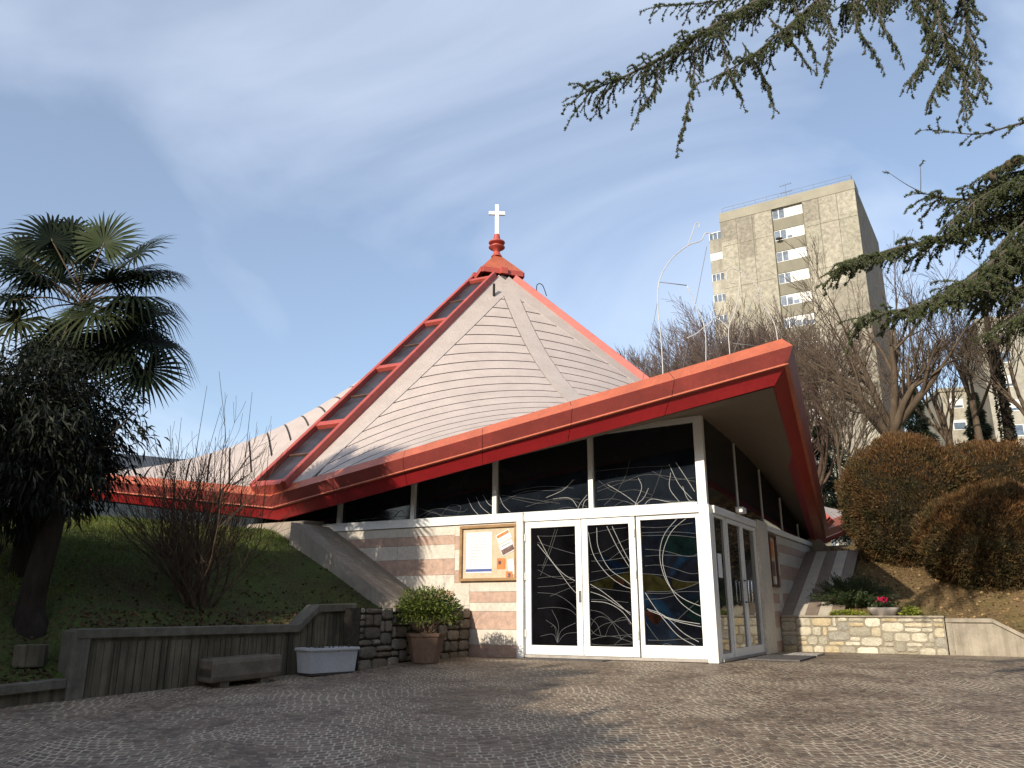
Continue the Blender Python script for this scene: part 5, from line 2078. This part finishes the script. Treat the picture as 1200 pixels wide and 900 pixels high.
for i, (x, y, h, r) in enumerate(((-12.9, -4.2, 10.4, 3.0), (-17.0, -3.6, 10.8, 3.3), (-21.5, -2.5, 10.2, 3.6), (-26.5, -1, 11.0, 3.8), (-14.5, -11.0, 11.6, 3.6), (-17, 4, 7.2, 3), (-22, 10, 6.5, 3))):  # last two added to cut sky light
    shade_tree((x, y, gz(x, y)), h, r, 'tall dense evergreen in the row left of and behind the viewer', 11000, i)
for i, (x, y, h, r) in enumerate(((-1.5, -13.5, 14.5, 4.2), (6, -13, 15, 4.4), (13, -11, 15, 4.6), (19, -5, 14, 4.6), (21, 3, 13, 4.4), (24, 10, 11, 4.2), (-9, -26, 14, 5))):  # unseen trees added to block sky light and darken the reflections
    shade_tree((x, y, gz(x, y)), h, r, 'unseen broad evergreen added behind the viewer to block sky light, reflected in the glass', 3200, i + 9)


# ------------------------------------------------------------------ tower block and neighbours
tower = thing('tower_block', (42.5, 88, 4), 'tall grey concrete tower block with strip windows behind the bare trees', 'tower block')
TD = np.array([-.848, .530, 0])                                         # along the front, to the left
TI = np.array([.530, .848, 0])                                          # into the depth
T0 = np.array([42.46, 88.0, 0])
ZT = 52.4
WF = 17.0


def tp_(s_, d_, z):
    return T0 + TD * s_ + TI * d_ + UP * z


def tbox(mb, s0, s1, d0, d1, z0, z1, mi=0):
    mb.obox(tp_(s0, d0, z0), TD * (s1 - s0), TI * (d1 - d0), UP * (z1 - z0), mi)


SW0, SW1 = 6.35, 10.15                                                  # window strip on the front
mb = MB()
rd = random.Random(14)
for a, b in ((0, SW0), (SW1, WF)):
    n3 = 3
    for i in range(n3):
        z = ZT - 1.3
        j = 0
        while z > -3:
            hgt = 3.0 if (j == 0 and i != 1) else 6.0
            z0 = max(-3, z - hgt)
            cc = rd.choice(((.34, .315, .25), (.30, .28, .22), (.245, .225, .18), (.32, .295, .235)))
            pp = MB()
            o_ = tp_(a + (b - a) * i / n3, 0, z0)
            mb.obox(o_, TD * ((b - a) / n3), TI * 3, UP * (z - z0), 0, cc)
            z = z0
            j += 1
mb.build('wall_panel', M['slabpanel'], tower)
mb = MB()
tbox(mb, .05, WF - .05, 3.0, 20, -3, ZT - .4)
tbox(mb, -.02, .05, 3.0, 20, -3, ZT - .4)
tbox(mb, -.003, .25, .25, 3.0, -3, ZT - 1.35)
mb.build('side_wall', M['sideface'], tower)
mb = MB()
tbox(mb, -.05, WF + .05, -.06, 3.2, ZT - 1.3, ZT)
mb.build('parapet', M['parapet'], tower)
mb = MB()
FL = 3.0
zs = [ZT - 1.3 - FL * k for k in range(15)]
tbox(mb, SW0, SW1, 1.2, 3, -3, ZT - 1.3)
for z in zs:
    tbox(mb, SW0 + .002, SW1 - .002, .22, 1.19, z - FL + .0, z - 1.45)
mb.build('spandrel', M['spandrel'], tower)
mb = MB()
for k in range(1, 14, 2):
    z = ZT - 1.3 - FL * k - .6
    for a, b in ((0.02, SW0 - .02), (SW1 + .02, WF - .02)):
        tbox(mb, a, b, -.012, .05, z - .05, z)
for s0 in (2.2, 4.4, SW1 + 2.6, SW1 + 4.7):
    tbox(mb, s0 - .03, s0 + .03, -.011, .05, 0, ZT - 1.35)
tbox(mb, SW0 - .08, SW0 + .0, -.02, .3, 0, ZT - 1.35)
tbox(mb, SW1, SW1 + .08, -.02, .3, 0, ZT - 1.35)
mb.build('panel_joint', M['joint'], tower)
rd = random.Random(4)
for k, z in enumerate(zs):
    # one strip window per floor: five lights, some blinds down
    w = MB()
    z0, z1 = z - 1.44, z - .04
    n5 = 5
    ww_ = (SW1 - SW0) / n5
    tbox(w, SW0, SW1, .30, .42, z0, z0 + .07)
    tbox(w, SW0, SW1, .30, .42, z1 - .07, z1)
    for i in range(n5 + 1):
        s0 = SW0 + ww_ * i
        tbox(w, s0 - (.05 if i else -.002), s0 + (.05 if i < n5 else -.002), .301, .419, z0 + .07, z1 - .07)
    win = w.build('strip_window', M['winframe'], tower)
    g_ = MB()
    half = rd.choice((0, 0, 1, 2))
    for i in range(n5):
        s0, s1 = SW0 + ww_ * i + .05, SW0 + ww_ * (i + 1) - .05
        down = .35 if i >= 3 - half else rd.choice((1.0, .8, .9, .25))
        down = (rd.choice((1.0, 1.0, .7)) if i < 3 else 0) if k < 4 else (rd.choice((.4, .6, 1.0)) if i < 3 else rd.choice((0, .1, .2)))
        zb = z1 - .07 - (z1 - z0 - .14) * down
        if down > 0:
            b = MB()
            tbox(b, s0, s1, .33, .37, zb, z1 - .07)
            b.build('blind', M['blind'], win)
        if down < 1:
            tbox(g_, s0, s1, .34, .38, z0 + .07, zb)
    if g_.v:
        g_.build('pane', M['pane'], win)
# recessed loggia bay at the left side of the front
mb = MB()
tbox(mb, WF - .01, WF + 1.7, 2.0, 10, -3, ZT - 2.0)
for z in zs:
    tbox(mb, WF, WF + 1.8, .55, 2.0, z - FL - .9, z - 2.0)
mb.build('loggia_wall', M['panel'], tower)
for k, z in enumerate(zs[:12]):
    w = MB()
    z1, z0 = z - .92, z - 1.99
    for s0 in (WF + .01, WF + .62, WF + 1.2, WF + 1.72):
        tbox(w, s0, s0 + .07, .62, .72, z0, z1 - .0)
    tbox(w, WF + .01, WF + 1.79, .615, .725, z1 - .08, z1)
    win = w.build('loggia_window', M['winframe'], tower)
    g_ = MB()
    tbox(g_, WF + .03, WF + 1.75, .66, .68, z0 - .02, z1 - .04)
    g_.build('pane', M['pane'] if k != 1 else M['blind'], win)
# roof railing and aerials
mb = MB()
for s0 in np.linspace(.3, WF - .3, 12):
    mb.tube([tp_(s0, .5, ZT), tp_(s0, .5, ZT + .95)], .025, 4)
for h in (.5, .95):
    mb.tube([tp_(.3, .5, ZT + h), tp_(WF - .3, .5, ZT + h)], .022, 4)
    mb.tube([tp_(.3, .5, ZT + h), tp_(.3, 18, ZT + h)], .022, 4)
mb.build('roof_railing', M['wire'], tower)
mb = MB()
a = tp_(8.6, 2.5, ZT)
mb.tube([a, a + UP * 3.2], .035, 5)
for h in (2.0, 3.1):
    mb.tube([a + UP * h - TD * .8, a + UP * (h - .1) + TD * .7], .03, 4)
    for k in range(5):
        c = a + UP * (h - .01 * k) + TD * (-.7 + .33 * k)
        mb.tube([c - TI * .3, c + TI * .3], .015, 4)
mb.build('aerial', M['wire'], tower)
mb = MB()                                                               # satellite dish on a lower window
c = tp_(9.5, -.25, zs[1] - 1.6)
mb.lathe(c, [(.02, 0), (.25, .05), (.42, .15), (.44, .16), (.25, .08)], 16)
mb.build('satellite_dish', M['photo'], tower)


def block(loc, du, w, depth, z1, label, floors, cols, seed):
    rd = random.Random(seed)
    t = thing('apartment_block', loc, label, 'apartment block')
    o = np.array(loc, float)
    du = np.array(du, float)
    di = np.array([-du[1], du[0], 0])
    if di[1] < 0:
        di = -di
    mb = MB()
    mb.obox(o, du * w, di * depth, UP * (z1 - o[2]))
    mb.build('wall', M['panel'], t)
    mb = MB()
    mb.obox(o - du * .2 - di * .2 + UP * (z1 - o[2] + .002), du * (w + .4), di * (depth + .4), UP * .5)
    mb.build('roof_edge', M['parapet'], t)
    for k in range(floors):
        for i in range(cols):
            s0 = w * (i + .5) / cols
            z = z1 - 1.0 - k * 3.0
            f, g_ = MB(), MB()
            f.obox(o + du * (s0 - .85) - di * .05 + UP * (z - 1.4 - o[2]), du * 1.7, di * .06, UP * 1.4)
            win = f.build('window', M['winframe'], t)
            hgt = rd.choice((.3, .9, 1.2))
            g_.obox(o + du * (s0 - .72) - di * .07 + UP * (z - 1.28 - o[2]), du * 1.44, di * .02, UP * hgt)
            g_.build('pane', M['pane'], win)


p = at(1112, 530, 105)
block((p[0], p[1], 6), (.98, -.2, 0), 26, 12, at(1150, 455, 103)[2], 'lower pale apartment block seen through the bare trees', 4, 7, 1)
p = at(1170, 530, 92)
block((p[0], p[1], 6), (.93, -.36, 0), 22, 14, at(1190, 372, 90)[2], 'taller pale apartment block with white windows at the right edge', 6, 5, 2)

# ------------------------------------------------------------------ bent wire sculpture standing on the front roof
ws = thing('wire_sculpture', at(827, 430, 14.2), 'sculpture of bent pale metal rods standing above the front roof edge', 'sculpture')
PXO, PYO, SC = 700, 240, 4.2875


def rod(pts, Y, r, mat='rod', name='rod', n=6):
    P = [at(PXO + x / SC, PYO + y / SC, Y + dz) for x, y, dz in [(q if len(q) == 3 else (*q, 0)) for q in pts]]
    P = catmull(P, n) if len(P) > 2 else P
    mb = MB()
    mb.tube(P, r, 6)
    mb.build(name, M[mat], ws, smooth=True)


rod([(331, 880), (322, 700), (305, 520), (312, 380), (370, 275), (455, 205), (520, 180), (545, 142), (585, 150)], 14.6, .011)
rod([(455, 205), (478, 140), (495, 95), (512, 98), (510, 118)], 14.6, .010)
rod([(312, 388), (450, 405)], 14.6, .009, 'wire')
rod([(450, 405), (490, 495), (540, 620), (546, 800)], 14.4, .009)
rod([(540, 610), (575, 585), (572, 545), (590, 528), (608, 540), (605, 555)], 14.4, .010)
rod([(540, 610), (500, 645), (450, 670)], 14.4, .009)
rod([(668, 780), (660, 625), (690, 540), (712, 430), (718, 360)], 14.2, .009)
rod([(660, 625), (630, 590), (590, 565)], 14.2, .010)
rod([(690, 395), (655, 385), (650, 340), (690, 322), (750, 360), (800, 410), (815, 445)], 14.2, .010)
rod([(908, 690), (890, 600), (845, 520), (800, 480), (788, 462), (808, 455), (830, 462), (828, 476)], 14.0, .009)
for a, b, Y in (((304, 480), (228, 880), 14.6), ((550, 210), (425, 850), 14.5), ((775, 490), (680, 760), 14.1), ((800, 710), (680, 695), 14.1)):
    rod([a, b], Y, .006, 'wire', 'guy_wire')

# ------------------------------------------------------------------ sky and sun
w = bpy.data.worlds.new('World')
S.world = w
w.use_nodes = True
nt = w.node_tree
bg = nt.nodes['Background']
sky = nt.nodes.new('ShaderNodeTexSky')
sky.sky_type = 'NISHITA'
sky.sun_disc = False
sky.sun_elevation = R(SUN_EL)
sky.sun_rotation = R(180 + SUN_AZ)
sky.air_density = 1.0
sky.dust_density = 1.0
sky.ozone_density = 2.0
tc_ = nt.nodes.new('ShaderNodeTexCoord')
mp = nt.nodes.new('ShaderNodeMapping')
mp.inputs['Scale'].default_value = (1.0, 1.0, 1.9)
mp.inputs['Rotation'].default_value = (R(14), R(-28), R(20))
nt.links.new(tc_.outputs['Generated'], mp.inputs[0])
nz = nt.nodes.new('ShaderNodeTexNoise')
nz.inputs['Scale'].default_value = 1.35
nz.inputs['Detail'].default_value = 7
nz.inputs['Roughness'].default_value = .48
nz.inputs['Distortion'].default_value = 1.1
nt.links.new(mp.outputs[0], nz.inputs['Vector'])
rp = nt.nodes.new('ShaderNodeValToRGB')
rp.color_ramp.elements[0].position = .45
rp.color_ramp.elements[0].color = (.18, .18, .18, 1)
rp.color_ramp.elements[1].position = .72
rp.color_ramp.elements[1].color = (.72, .72, .72, 1)
nt.links.new(nz.outputs['Fac'], rp.inputs[0])
mx = nt.nodes.new('ShaderNodeMix')
mx.data_type = 'RGBA'
nt.links.new(rp.outputs[0], mx.inputs[0])
nt.links.new(sky.outputs[0], mx.inputs[6])
mx.inputs[7].default_value = (5.3, 5.9, 7.0, 1)
nt.links.new(mx.outputs[2], bg.inputs[0])
bg.inputs['Strength'].default_value = .142

sl = bpy.data.lights.new('sun', 'SUN')
sl.energy = 4.3
sl.angle = R(.5)
sl.color = (1.0, .90, .76)
so = bpy.data.objects.new('sun', sl)
COL.objects.link(so)
sd_ = Vector((-math.sin(R(SUN_AZ)) * math.cos(R(SUN_EL)), -math.cos(R(SUN_AZ)) * math.cos(R(SUN_EL)), math.sin(R(SUN_EL))))
so.rotation_euler = sd_.to_track_quat('Z', 'Y').to_euler()
so.location = (-20, -30, 30)

S.view_settings.view_transform = 'Standard'
S.view_settings.look = 'None'
S.view_settings.exposure = .36
S.view_settings.gamma = 1
S.render.engine = 'CYCLES'
S.cycles.max_bounces = 6
S.cycles.use_denoising = True
S.cycles.transparent_max_bounces = 8
